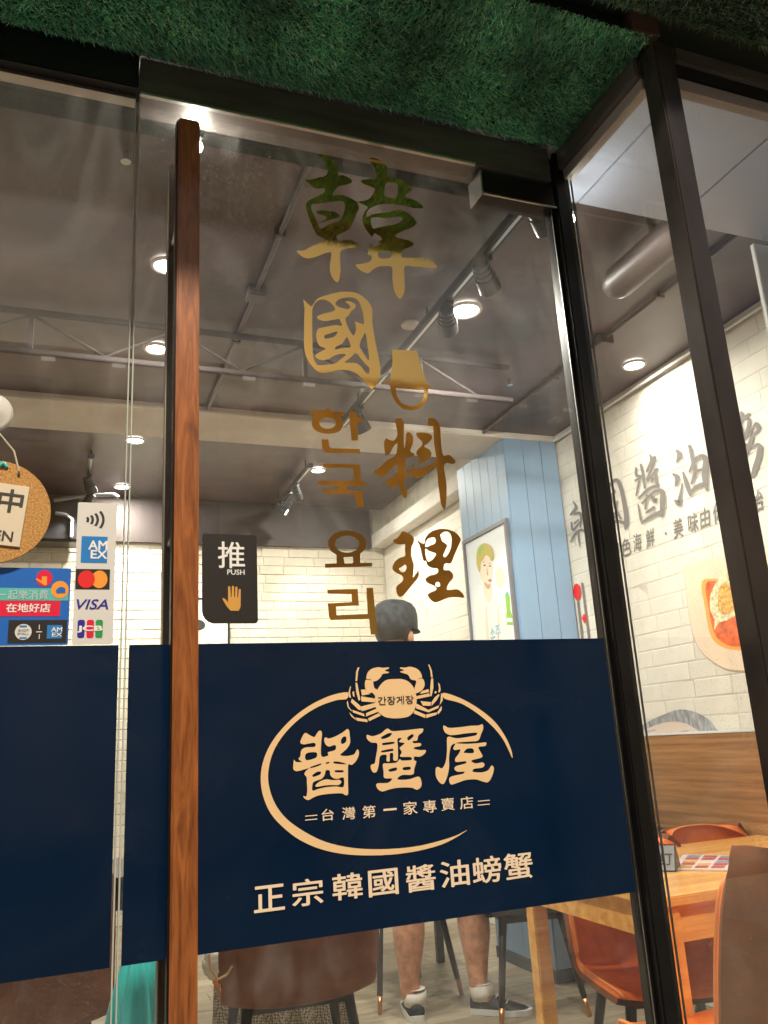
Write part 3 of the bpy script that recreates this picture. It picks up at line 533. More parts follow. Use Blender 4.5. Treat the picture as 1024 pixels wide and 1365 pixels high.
# crab emblem: one flat print of body, claws and jointed legs
CR = [
 [(350,262),(385,215),(430,185),(500,178),(570,178),(630,200),(670,240),(695,290),(710,370),(700,440),(670,500),(620,535),(520,548),(430,540),(380,515),(335,470),(318,400),(322,320)],
 [(312,262),(300,210),(302,202),(340,190),(375,155),(390,130),(440,122),(450,112),(410,98),(450,78),(445,68),(390,72),(350,66),(290,80),(250,115),(235,165),(240,175),(280,183),(282,190),(232,185),(222,235),(232,280),(262,312),(292,306),(330,345),(345,300),(335,275)],
 [(690,262),(706,205),(700,192),(655,180),(630,140),(600,128),(552,110),(590,95),(552,78),(558,68),(600,70),(650,62),(710,80),(745,115),(760,160),(735,172),(720,180),(766,175),(785,225),(770,270),(735,300),(700,312),(692,300)],
 [(185,278),(225,275),(268,320),(195,332)], [(186,340),(320,362),(325,398),(190,388)], [(180,438),(320,402),(325,440),(235,470),(192,480)], [(235,498),(335,455),(350,485),(232,530)], [(252,548),(352,500),(375,520),(262,575)],
 [(155,68),(172,68),(158,110),(150,196),(134,196),(140,110)], [(134,212),(150,212),(180,370),(164,382),(140,300)], [(85,245),(92,250),(82,300),(92,355),(74,352),(68,300)], [(100,362),(180,430),(186,472),(160,465),(90,395)], [(105,468),(215,505),(218,530),(110,492)], [(60,380),(72,440),(102,478),(95,480),(62,445),(52,400)], [(130,540),(245,558),(248,583),(150,570)], [(75,490),(128,545),(140,566),(95,530)], [(104,300),(120,292),(126,345),(112,340)],
 [(760,290),(820,272),(830,300),(740,318)], [(700,340),(828,312),(835,340),(704,368)], [(745,385),(845,395),(840,430),(770,428)], [(702,405),(815,465),(818,490),(705,455)], [(690,470),(795,515),(790,545),(680,500)],
 [(818,38),(830,42),(852,95),(862,162),(845,162),(838,100)], [(846,172),(866,172),(868,260),(850,340),(836,335),(838,250)], [(910,210),(928,225),(936,280),(926,305),(914,300),(920,260)], [(850,395),(880,350),(918,318),(925,330),(900,375),(850,432)], [(815,470),(920,425),(915,450),(820,492)], [(940,310),(958,320),(955,380),(925,425),(935,380)], [(798,512),(905,490),(895,515),(800,545)], [(905,488),(945,430),(945,470),(912,512)], [(885,290),(900,296),(890,315),(876,310)]]
ce_ = []
for lp in CR: ce_.append(remap(fill([lp], len(lp) > 9), dpx(455, 880, 7.062, YD)))
bmc = bmesh.new()
for k, me in enumerate(ce_):
    if 0 < k < 3: me.transform(Matrix.Translation((0, -.0002*k, 0)))
    bmc.from_mesh(me)
frombm('crab_emblem', bmc, C, dr)
def on_door(x0, y0, x1, y1, y=YD):
    """upright plane coords of a photographed box on the door: u=x, v=z"""
    a, b = at(x0, y1, 1, y), at(x1, y0, 1, y); return (a.x, a.z, b.x, b.z)
DX = lambda y: (lambda u, v: Vector((u, y, v)))
text('간장게장', 'lettering', DX(YD-.0008), on_door(504, 927, 551, 940, YD), M_['navy'], dr, .012)
# small line: characters follow the band's own horizontal
for ch, px, py, s in (('台',437,1086,17), ('灣',465,1084,18), ('第',492,1082,18), ('一',520,1079,19), ('家',547,1077,19), ('專',573,1075,18), ('賣',597,1072,18), ('店',622,1070,18)):
    hh = s*.5; v = 2 if ch == '一' else hh
    text(ch, 'small_lettering', DX(YD), on_door(px-hh*.92, py-v, px+hh*.92, py+v), M_['creamw'], dr, .018)
for px in (415, 645):
    py = 1088-(px-437)*.0865
    for dy in (-2.6, 2.6):
        a = at(px-8, py+dy+.7, 1, YD); b = at(px+8, py+dy-.7, 1, YD); shape('double_rule', [rect(a.x, a.z-.0007, b.x, a.z+.0007)], DX(YD), M_['creamw'], dr)
for ch, px, py in zip('正宗韓國醬油螃蟹', (359,410,463,511,561,606,649,691), (1197,1189,1181,1176,1170,1164,1159,1154)):
    hh = 20 if ch != '宗' else 20.5
    text(ch, 'lettering', DX(YD), on_door(px-hh*(.98-.0004*(px-359)), py-hh+1, px+hh*(.98-.0004*(px-359)), py+hh), M_['creamw'], dr, .034)

# ================================================================== STICKERS ON THE GLASS
YS = -.0076
def sticker(name, label, loops, mt, y=YS, cat='sticker', group=None):
    c = [p for p in loops[0]]; cx = sum(p[0] for p in c)/len(c); z = min(p[1] for p in c)
    o = thing(name, (cx, y, z), label, cat, group); bm = bmesh.new(); me = fill(loops, False); bm.from_mesh(me)
    for v in bm.verts: v.co = (v.co.x, y, v.co.y)
    r = bmesh.ops.extrude_face_region(bm, geom=list(bm.faces)); vs = [e for e in r['geom'] if isinstance(e, bmesh.types.BMVert)]
    bmesh.ops.translate(bm, vec=(0,.0012,0), verts=vs); bmesh.ops.recalc_face_normals(bm, faces=bm.faces)
    frombm('film', bm, mt, o); return o
# push sign
u0, v0, u1, v1 = .208, 1.4055, .3025, 1.5605
ps = sticker('push_sign', 'black sticker reading push with a tan hand', [rrect(u0, v0, u1, v1, .006)[:12] + [(u0, v0+.022)] + [(u0+.022-.022*math.cos(R_(a)), v0+.022-.022*math.sin(R_(a))) for a in (20,40,60,80)] + rrect(u0, v0, u1, v1, .006)[18:]], M_['sticker_black'], YS, 'sign')
F = DX(YS-.0005)
def sub(o0, x0, y0, x1, y1, w=910, h=1365, px=(260,700), sc=9.1): return on_door(px[0]+x0/sc, px[1]+y0/sc, px[0]+x1/sc, px[1]+y1/sc, YS)
text('推', 'lettering', F, sub(0,282,210,600,518), M_['white'], ps, .022)
text('PUSH', 'lettering', F, sub(0,392,542,600,600), M_['white'], ps, .03)
hnd = [(330,890),(350,885),(372,900),(402,935),(402,745),(415,738),(428,748),(436,872),(444,872),(448,742),(460,735),(474,742),(476,872),(486,872),(490,750),(503,745),(516,755),(514,875),(524,876),(532,778),(545,772),(556,782),(554,990),(530,1038),(432,1038),(385,985)]
shape('hand_mark', [hnd], lambda x, y: at(260+x/9.1, 700+y/9.1, 1, YS-.0005), M_['handgold'], ps)
# card strip on the fixed pane
cs = sticker('payment_sticker', 'white strip sticker with contactless and four payment card marks', [rrect(.0065, 1.3735, .0675, 1.607, .003)], M_['pvc'])
def px18(x, y): return at(x/5.689, 560+y/5.689, 1, YS-.0005)
def q18(x0, y0, x1, y1): a, b = px18(x0, y1), px18(x1, y0); return (a.x, a.z, b.x, b.z)
for cx, r in ((640,38), (640,74), (640,112), (640,155)):
    # contactless arcs
    th = 7 if r > 40 else 7
    lp = [(620+r*math.cos(R_(a)), 755+r*.72*math.sin(R_(a))) for a in range(-32, 36, 8)] + [(620+(r+20)*math.cos(R_(a)), 755+(r+20)*.72*math.sin(R_(a))) for a in range(32, -36, -8)]
    shape('contactless_arc', [lp], lambda x, y: px18(x, y), M_['ink'], cs)
a = q18(612,885,818,1080); shape('blue_mark', [rect(*a)], F, M_['blue2'], cs)
F2 = DX(YS-.0009)
text('AM', 'lettering', F2, q18(672,918,815,980), M_['white'], cs, .06); text('EX', 'lettering', F2, q18(690,990,812,1048), M_['white'], cs, .06)
def px19(x, y): return at(x/5.689, 740+y/5.689, 1, YS-.0005)
def q19(x0, y0, x1, y1): a, b = px19(x0, y1), px19(x1, y0); return (a.x, a.z, b.x, b.z)
shape('black_mark', [rect(*q19(570,108,836,258))], F, M_['sticker_black'], cs)
a = q19(588,118,722,250); shape('red_disc', [ell((a[0]+a[2])/2, (a[1]+a[3])/2, (a[2]-a[0])/2, (a[3]-a[1])/2)], DX(YS-.0013), M_['redc'], cs)
a = q19(692,118,818,250); shape('orange_disc', [ell((a[0]+a[2])/2, (a[1]+a[3])/2, (a[2]-a[0])/2, (a[3]-a[1])/2)], F2, M_['orangec'], cs)
text('VISA', 'lettering', F, q19(580,336,822,410), M_['visab'], cs, .03, shear=.25)
for i, (k, x) in enumerate((('visab',585), ('red',655), ('green',722))):
    a = q19(x,490,x+60,628); shape('colour_bar', [rrect(a[0], a[1], a[2], a[3], .0035)], F, M_[k], cs)
text('JCB', 'lettering', F2, q19(588,536,776,586), M_['white'], cs, .10)
# blue shop sticker
a0 = at(97, 858, 1, YS); b0 = at(95, 757, 1, YS)
bs = sticker('shop_sticker', 'blue sticker with teal and red stripes at the lower left', [rrect(-.150, 1.3735, .0005, 1.4955, .002)], M_['blue1'])
def q10(x0, y0, x1, y1, n=10.24): a, b = at(x0/n, 740+y1/n, 1, YS), at(x1/n, 740+y0/n, 1, YS); return (a.x, a.z, b.x, b.z)
a = q10(0,455,940,618); shape('teal_stripe', [rect(-.149, a[1], a[2], a[3])], F, M_['teal'], bs)
a = q10(0,625,825,835); shape('red_stripe', [rect(-.149, a[1], a[2], a[3])], F, M_['red'], bs)
a = q10(100,885,920,1205); shape('black_stripe', [rect(*a)], F, M_['sticker_black'], bs)
text('起樂消費', 'lettering', F2, q10(105,478,660,605), M_['tealt'], bs, .03)
a = q10(0,530,85,545); shape('lettering', [rect(-.125, a[1], a[2], a[3])], F2, M_['tealt'], bs)
text('在地好店', 'lettering', F2, q10(85,662,690,780), M_['white'], bs, .045)
def disc(q, name, mt, par, fn): shape(name, [ell((q[0]+q[2])/2, (q[1]+q[3])/2, (q[2]-q[0])/2, (q[3]-q[1])/2)], fn, mt, par)
disc(q10(490,205,722,430), 'round_mark', M_['red'], bs, F)
shape('shopping_bag_mark', [[(575,290),(645,290),(640,410),(600,410),(490,330),(500,315),(570,350)]], lambda x, y: at(x/10.24, 740+y/10.24, 1, YS-.0009), M_['orangec'], bs)
disc(q10(692,355,945,590), 'orange_ring', M_['orangec'], bs, F2)
shape('cloud_mark', [[(765,480),(800,440),(850,432),(895,455),(895,515),(775,522)]], lambda x, y: at(x/10.24, 740+y/10.24, 1, YS-.0014), M_['blue1'], bs)
disc(q10(198,940,440,1160), 'globe_mark', M_['pvc'], bs, F2)
q = q10(250,1012,390,1045); text('SHOP', 'lettering', DX(YS-.0013), q, M_['greyplastic'], bs, .02)
q = q10(240,1058,395,1090); text('SMALL', 'lettering', DX(YS-.0013), q, M_['greyplastic'], bs, .02)
for qq in (q10(265,960,370,985), q10(265,1120,370,1142)): shape('globe_cap', [rrect(*qq, .001)], DX(YS-.0013), M_['blue2'], bs)
for qq in (q10(530,950,545,1015), q10(530,1080,545,1145), q10(495,1040,575,1055)): shape('divider_mark', [rect(*qq)], F2, M_['pvc'], bs)
shape('blue_mark', [rect(*q10(638,955,850,1140))], F2, M_['blue2'], bs)
text('AM', 'lettering', DX(YS-.0013), q10(700,985,850,1045), M_['white'], bs, .04); text('EX', 'lettering', DX(YS-.0013), q10(712,1060,848,1112), M_['white'], bs, .04)

# ================================================================== OPEN BOARD + SUCTION HOOK
sc_ = thing('suction_hook', (-.125,-.008,1.745), 'clear suction cup hook stuck on the left glass', 'hook')
cx, cz = -.133, 1.752
bm = bmesh.new()
prof = [(.034,-.0066),(.034,-.010),(.028,-.012),(.022,-.013),(.012,-.020),(.006,-.024),(0.0005,-.024)]
for (r0, y0_), (r1, y1_) in zip(prof, prof[1:]):
    for k in range(28):
        a0, a1 = 2*math.pi*k/28, 2*math.pi*(k+1)/28
        bm.faces.new([bm.verts.new((cx+r*math.cos(a), yy, cz+r*math.sin(a))) for r, yy, a in ((r0,y0_,a0),(r0,y0_,a1),(r1,y1_,a1),(r1,y1_,a0))])
bmesh.ops.remove_doubles(bm, verts=bm.verts, dist=1e-6); bmesh.ops.recalc_face_normals(bm, faces=bm.faces)
frombm('cup', bm, M_['suction'], sc_, True)
tube('hook', [(cx,-.024,cz),(cx,-.032,cz-.005),(cx,-.034,cz-.018),(cx,-.028,cz-.024)], .003, M_['suction'], sc_, 8)
cb = thing('open_board', (-.118,-.022,1.50), 'round cork board with cream card lettered in black OPEN', 'sign')
ctr = (-.1175, 1.583)
bm = bmesh.new(); bmesh.ops.create_cone(bm, cap_ends=True, segments=64, radius1=.0835, radius2=.0835, depth=.006)
bmesh.ops.rotate(bm, verts=bm.verts, cent=(0,0,0), matrix=Euler((R_(90),0,0)).to_matrix()); bmesh.ops.translate(bm, verts=bm.verts, vec=(ctr[0],-.018,ctr[1]))
frombm('cork_disc', bm, M_['cork'], cb, origin=(ctr[0],-.018,ctr[1]))
tube('cord', [(ctr[0]+.033,-.0215,ctr[1]+.067),(ctr[0]+.024,-.024,ctr[1]+.10),(cx+.002,-.030,cz-.024),(ctr[0]-.030,-.024,ctr[1]+.10),(ctr[0]-.036,-.0215,ctr[1]+.066)], .0016, M_['string'], cb, 6)
for s in (-1, 1): tube('cord_knot', [(ctr[0]+.033*s,-.0212,ctr[1]+.062),(ctr[0]+.033*s,-.0235,ctr[1]+.062)], .0024, M_['inkg'], cb, 8)
ang = R_(-5.5); ca, sa = math.cos(ang), math.sin(ang)
def CF(y): return lambda u, v: Vector((ctr[0]+u*ca-v*sa, y, ctr[1]+u*sa+v*ca))
box('card', (ctr[0]-.082,-.0245,ctr[1]-.0525), (ctr[0]+.046,-.0212,ctr[1]+.0475), M_['card'], cb, .0006, (0,-ang,0))
text('營業中', 'lettering', CF(-.0252), (-.085,.000,.040,.037), M_['inkg'], cb, .045)
text('OPEN', 'lettering', CF(-.0252), (-.024,-.047,.034,-.031), M_['inkg'], cb, .04)
tube('bow', [(ctr[0]+.004,-.0225,ctr[1]+.074),(ctr[0]+.010,-.026,ctr[1]+.079),(ctr[0]+.015,-.0225,ctr[1]+.073)], .0028, M_['turq'], cb, 8)

# ================================================================== TURF SOFFIT
def turf(name, x0, x1, y0, y1, z, n, label, fringe=(), seed=1, mt='turf'):
    rg = np.random.RandomState(seed)
    P = np.stack([rg.uniform(x0, x1, n), rg.uniform(y0, y1, n), np.full(n, z)], 1)
    L = rg.uniform(.009, .018, n)
    ext = []
    for (ax, bx, ay, by, cnt) in fringe:
        t = rg.uniform(0, 1, cnt); ext.append(np.stack([ax+(bx-ax)*t, ay+(by-ay)*t+rg.normal(0, .003, cnt), np.full(cnt, z+.003)], 1))
    if ext:
        E_ = np.concatenate(ext); P = np.concatenate([P, E_]); L = np.concatenate([L, rg.uniform(.014, .028, len(E_))]); 
    n = len(P)
    # nap: the pile leans in slow drifting directions
    th = 1.1*np.sin(P[:,0]*4.3+1)+.9*np.sin(P[:,1]*9+P[:,0]*2.2)+rg.normal(0, 1.0, n)-1.4
    lean = rg.uniform(.3, 1.0, n)
    D = np.stack([np.cos(th)*lean, np.sin(th)*lean, -np.ones(n)], 1); D /= np.linalg.norm(D, axis=1)[:,None]
    ph = rg.uniform(0, 6.28, n); Wd = np.stack([np.cos(ph), np.sin(ph), np.zeros(n)], 1)*rg.uniform(.0007, .0013, n)[:,None]
    D2 = D + np.stack([np.cos(th), np.sin(th), np.zeros(n)], 1)*.35; D2[:,2] += .15; D2 /= np.linalg.norm(D2, axis=1)[:,None]
    mid = P + D*(L*.55)[:,None]; tip = mid + D2*(L*.5)[:,None]
    V = np.stack([P-Wd, P+Wd, mid+Wd*.8, mid-Wd*.8, tip], 1).reshape(-1, 3)
    b = (np.arange(n)*5)[:,None]
    loops = np.concatenate([b+np.array([[0,1,2,3]]), b+np.array([[3,2,4]])], 1).reshape(-1)
    me = bpy.data.meshes.new(name); me.vertices.add(len(V)); me.vertices.foreach_set('co', V.reshape(-1))
    me.loops.add(len(loops)); me.loops.foreach_set('vertex_index', loops)
    me.polygons.add(2*n); st = np.stack([np.arange(n)*7, np.arange(n)*7+4], 1).reshape(-1); me.polygons.foreach_set('loop_start', st)
    me.update(calc_edges=True); me.validate()
    return tag(link(name, me, None, M_[mt]), label, 'artificial grass', kind='stuff')
tag(box('canopy', (-3.2,-.345,2.512), (1.045,-.04,2.56), M_['soffit']), kind='structure')
tag(box('canopy_board', (-3.2,-.56,2.568), (4.2,-.305,2.63), M_['soffit']), kind='structure')
turf('artificial_grass', -1.1, 1.03, -.37, -.038, 2.512, 125000, 'bright green artificial grass lining the recess above the door', fringe=((-1.1,1.02,-.045,-.045,2500), (1.022,1.022,-.33,-.05,900)), seed=3)
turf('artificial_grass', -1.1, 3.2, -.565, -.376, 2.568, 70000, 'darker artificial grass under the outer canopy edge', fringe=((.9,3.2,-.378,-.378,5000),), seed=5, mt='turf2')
tag(box('canopy_trim', (.985,-.372,2.515), (1.05,-.347,2.56), mat('bare_board', (.10,.05,.035), .7)), 'short reddish bare board where the two turf sheets meet', 'trim board')

# ================================================================== LIGHTS IN THE ROOM
def lamp(name, kind, loc, target, energy, parent, size=.05, spot=60, blend=.6, col=(1,.93,.83)):
    l = bpy.data.lights.new(name, kind); l.energy = energy; l.color = col
    if kind == 'SPOT': l.spot_size = R_(spot); l.spot_blend = blend; l.shadow_soft_size = size
    if kind == 'AREA': l.shape = 'DISK'; l.size = size
    o = bpy.data.objects.new(name, l); COL.objects.link(o)
    d = Vector(target)-Vector(loc); o.rotation_euler = d.to_track_quat('-Z', 'Y').to_euler(); o.parent = parent; o.location = Vector(loc)-base_of(parent)
    return o
def downlight(x, y, z, label, r=.055, e=26):
    t = thing('downlight', (x,y,z-.012), label, 'ceiling light', 'round ceiling downlights')
    bm = bmesh.new()
    for (ra, za), (rb, zb) in (((r+.012,0),(r+.010,-.008)), ((r+.010,-.008),(r,-.010)), ((r,-.010),(r-.003,-.004))):
        for k in range(32):
            a0, a1 = 2*math.pi*k/32, 2*math.pi*(k+1)/32
            bm.faces.new([bm.verts.new((x+q*math.cos(a), y+q*math.sin(a), z-.003+zz)) for q, zz, a in ((ra,za,a0),(ra,za,a1),(rb,zb,a1),(rb,zb,a0))])
    bmesh.ops.remove_doubles(bm, verts=bm.verts, dist=1e-6); bmesh.ops.recalc_face_normals(bm, faces=bm.faces)
    frombm('trim_ring', bm, M_['white_p'], t, True)
    bm = bmesh.new(); bmesh.ops.create_circle(bm, cap_ends=True, segments=32, radius=r-.002); bmesh.ops.translate(bm, verts=bm.verts, vec=(x,y,z-.006)); bmesh.ops.reverse_faces(bm, faces=bm.faces)
    frombm('lit_lens', bm, M_['led'], t)
    lamp('bulb', 'AREA', (x,y,z-.016), (x,y,0), e, t, size=.10)
    return t
P = lambda px, py, z: at(px, py, 2, z)
c = P(620,412,ZC); downlight(c.x, c.y, ZC, 'bright round downlight just right of the black track', .058)
c = P(209,463,ZC); downlight(c.x, c.y, ZC, 'round downlight beside the handle at mid height', .045)
c = P(222,352,ZC); downlight(c.x, c.y, ZC, 'round downlight high beside the top of the handle', .045)
c = P(180,586,3.285); downlight(c.x, c.y, 3.285, 'round downlight behind the door gap just past the cream beam')
c = P(163,648,3.285); downlight(c.x, c.y, 3.285, 'round downlight lowest on the left near the back wall')
c = P(424,626,3.285); downlight(c.x, c.y, 3.285, 'round downlight past the beam beside the far track spots', .05)
c = P(845,485,ZC); downlight(c.x, c.y, ZC, 'round downlight in the dark ceiling close to the mural wall', .048, 6)
c = P(546,431,ZC); 
od = thing('ceiling_speaker', (c.x,c.y,ZC-.01), 'small unlit white disc on the ceiling left of the track', 'ceiling fitting')
bm = bmesh.new(); bmesh.ops.create_cone(bm, cap_ends=True, segments=32, radius1=.034, radius2=.040, depth=.014); bmesh.ops.translate(bm, verts=bm.verts, vec=(c.x,c.y,ZC-.008)); frombm('cover', bm, M_['beam'], od, True)
# tracks and spot heads
def track(x, y0, y1, z, zc, label):
    t = thing('light_track', (x,(y0+y1)/2,z), label, 'light track', 'lighting tracks')
    box('rail', (x-.019,y0,z-.017), (x+.019,y1,z+.017), M_['lampmetal'], t, .003)
    box('rail_slot', (x-.006,y0+.02,z-.0185), (x+.006,y1-.02,z-.0172), M_['alu'], t)
    for f in (.12, .5, .88):
        yy = y0+(y1-y0)*f; tube('hanger', [(x,yy,z+.017),(x,yy,zc-.001)], .006, M_['lampmetal'], t, 8)
    return t
xt = 1.323
track(xt, .203, 2.52, 2.84, ZC, 'long black lighting track running away above the door lettering')
track(1.63, 4.2, 5.35, 3.20, 3.285, 'short black lighting track beyond the cream beam')
def spothead(x, y, z, tgt, label, energy=35, lit=True, spot=62):
    t = thing('track_spotlight', (x,y,z), label, 'spotlight', 'spotlights on the tracks')
    box('adapter', (x-.016,y-.04,z-.036), (x+.016,y+.04,z-.0175), M_['lampmetal'], t, .003)
    piv = Vector((x,y,z-.085)); d = (Vector(tgt)-piv).normalized()
    tube('arm', [(x,y,z-.036), piv], .009, M_['lampmetal'], t, 8)
    a = d.cross(Vector((0,0,1))).normalized(); b_ = a.cross(d)
    st = [(-.065,.024),(-.060,.030),(-.045,.030),(-.044,.026),(-.040,.026),(-.039,.032),(-.026,.032),(-.025,.027),(-.021,.027),(-.020,.034),(-.006,.034),(-.005,.029),(0,.029),(.001,.037),(.055,.041),(.058,.041),(.058,.037),(.040,.033)]
    bm = bmesh.new(); rings = [[bm.verts.new(piv+d*s+(a*math.cos(2*math.pi*k/24)+b_*math.sin(2*math.pi*k/24))*r) for k in range(24)] for s, r in st]
    for r0, r1 in zip(rings, rings[1:]):
        for k in range(24): bm.faces.new((r0[k], r0[(k+1)%24], r1[(k+1)%24], r1[k]))
    bm.faces.new(rings[0]); bmesh.ops.recalc_face_normals(bm, faces=bm.faces)
    o = frombm('lamp_body', bm, M_['lampmetal'], t, True); o.data.set_sharp_from_angle(angle=R_(35))
    bm = bmesh.new(); vs = [bm.verts.new(piv+d*.042+(a*math.cos(2*math.pi*k/24)+b_*math.sin(2*math.pi*k/24))*.0325) for k in range(24)]; f = bm.faces.new(vs); f.normal_update()
    if f.normal.dot(d) < 0: f.normal_flip()
    frombm('lamp_lens', bm, M_['led2'] if lit else M_['chrome'], t)
    if lit: lamp('bulb', 'SPOT', piv+d*.066, tgt, energy, t, .03, spot)
    return t
spothead(xt, .87, 2.84, (2.72,2.24,2.10), 'finned black spotlight nearest the door on the long track', 37, True, 50)
spothead(xt, 1.19, 2.84, (2.75,3.9,2.1), 'black spotlight second along the long track', 45)
spothead(xt, .50, 2.84, (2.72,1.42,2.02), 'black spotlight hidden behind the door hinge fitting', 37, True, 50)
spothead(xt, .30, 2.84, (2.72,1.05,2.35), 'black spotlight at the street end of the long track', 30, True, 50)
spothead(1.63, 4.62, 3.20, (2.2,5.6,1.9), 'black spotlight first on the short far track', 48)
spothead(1.63, 4.86, 3.20, (.9,5.6,1.8), 'black spotlight second on the short far track', 48)
spothead(1.63, 5.10, 3.20, (2.9,4.4,2.0), 'black spotlight last on the short far track', 48)
spothead(xt, 2.25, 2.84, (2.3,2.9,1.4), 'black spotlight at the inner end of the long track', 30)
# wall washer at the left back
c = P(163,648,3.285)
track(.1, 4.3, 5.3, 3.20, 3.285, 'short black lighting track at the left behind the cork board')
spothead(.1, 4.7, 3.20, (.55,5.6,2.25), 'black spotlight on the left track aimed at the back wall', 83)
spothead(.1, 5.1, 3.20, (-.6,5.6,1.9), 'black spotlight on the left track nearest the back wall', 48)

# two small lit fittings tucked behind the head of the glass
def headlight(x, label, e):
    t = thing('door_head_light', (x,.055,2.40), label, 'spotlight', 'small lamps behind the top of the glass')
    box('bracket', (x-.012,.036,2.405), (x+.012,.062,2.425), M_['lampmetal'], t, .002)
    bm = bmesh.new(); bmesh.ops.create_uvsphere(bm, u_segments=16, v_segments=10, radius=.013); bmesh.ops.translate(bm, verts=bm.verts, vec=(x,.052,2.392)); frombm('lit_bulb', bm, M_['led'], t, True)
    l = bpy.data.lights.new('bulb', 'POINT'); l.energy = e; l.color = (1,.93,.82); l.shadow_soft_size = .014
    o = bpy.data.objects.new('bulb', l); COL.objects.link(o); o.parent = t; o.location = (0,-.003,-.008)
c = at(262, 172, 1, .052); headlight(c.x, 'tiny bright lamp behind the glass at the top of the wooden handle', 12)
c = at(757, 272, 1, .052); headlight(c.x, 'tiny bright lamp behind the glass right of the door jamb', 10)

# ================================================================== MURAL ON THE BRICK WALL (flat print)
XM = XW-.0070
def WM(x=XM): return lambda u, v: Vector((x, -u, v))
mu = thing('wall_mural', (XW-.011,1.7,1.16), 'grey brush lettering with plate of crab painted on brick', 'mural')
def brush(name, strokes, ox, oy, sc, mt, par, dx=0, dy=0, grow=0, x0_=XM):
    # broad brush strokes: centre line points with a half width each
    bm = bmesh.new()
    for q_, st in enumerate(strokes):
        P_ = [Vector(p) for p in st]; out = []
        for i in range(len(P_)-1):
            p0, p1, p2, p3 = P_[max(i-1,0)], P_[i], P_[i+1], P_[min(i+2,len(P_)-1)]
            for j_ in range(6):
                t_ = j_/6; out.append(.5*((2*p1)+(p2-p0)*t_+(2*p0-5*p1+4*p2-p3)*t_*t_+(3*p1-p0-3*p2+p3)*t_**3))
        out.append(P_[-1]); L_s, R_s = [], []
        for i, p in enumerate(out):
            t_ = out[min(i+1,len(out)-1)]-out[max(i-1,0)]; a = math.atan2(t_[1], t_[0]); r = max(3, p[2]+grow)
            L_s.append((p[0]-math.sin(a)*r, p[1]+math.cos(a)*r)); R_s.append((p[0]+math.sin(a)*r, p[1]-math.cos(a)*r))
            if i == 0: a0 = a; r0 = r
            if i == len(out)-1: a1 = a; r1 = r
        e0, e1 = out[0], out[-1]
        cap1 = [(e1[0]+r1*math.cos(a1+R_(b)), e1[1]+r1*math.sin(a1+R_(b))) for b in (60,30,0,-30,-60)]
        cap0 = [(e0[0]-r0*math.cos(a0+R_(b)), e0[1]-r0*math.sin(a0+R_(b))) for b in (60,30,0,-30,-60)]
        cen1, cen0 = (e1[0], e1[1]), (e0[0], e0[1])
        T_ = lambda u, v: bm.verts.new(at(ox+(u+dx)/sc, oy+(v+dy)/sc, 0, x0_-.00008*q_))
        A_ = [T_(*p) for p in L_s]; B_ = [T_(*p) for p in R_s]
        for i in range(len(A_)-1):
            try: bm.faces.new((A_[i], A_[i+1], B_[i+1], B_[i]))
            except ValueError: pass
        for fan, va, vb in ((cap1, A_[-1], B_[-1]), (cap0, B_[0], A_[0])): bm.faces.new([va]+[T_(*p) for p in fan]+[vb])
    return frombm(name, bm, mt, par)
GA = (750, 640, 10.24); GB = (835, 590, 8.533); GCC = (965, 540, 11.375)
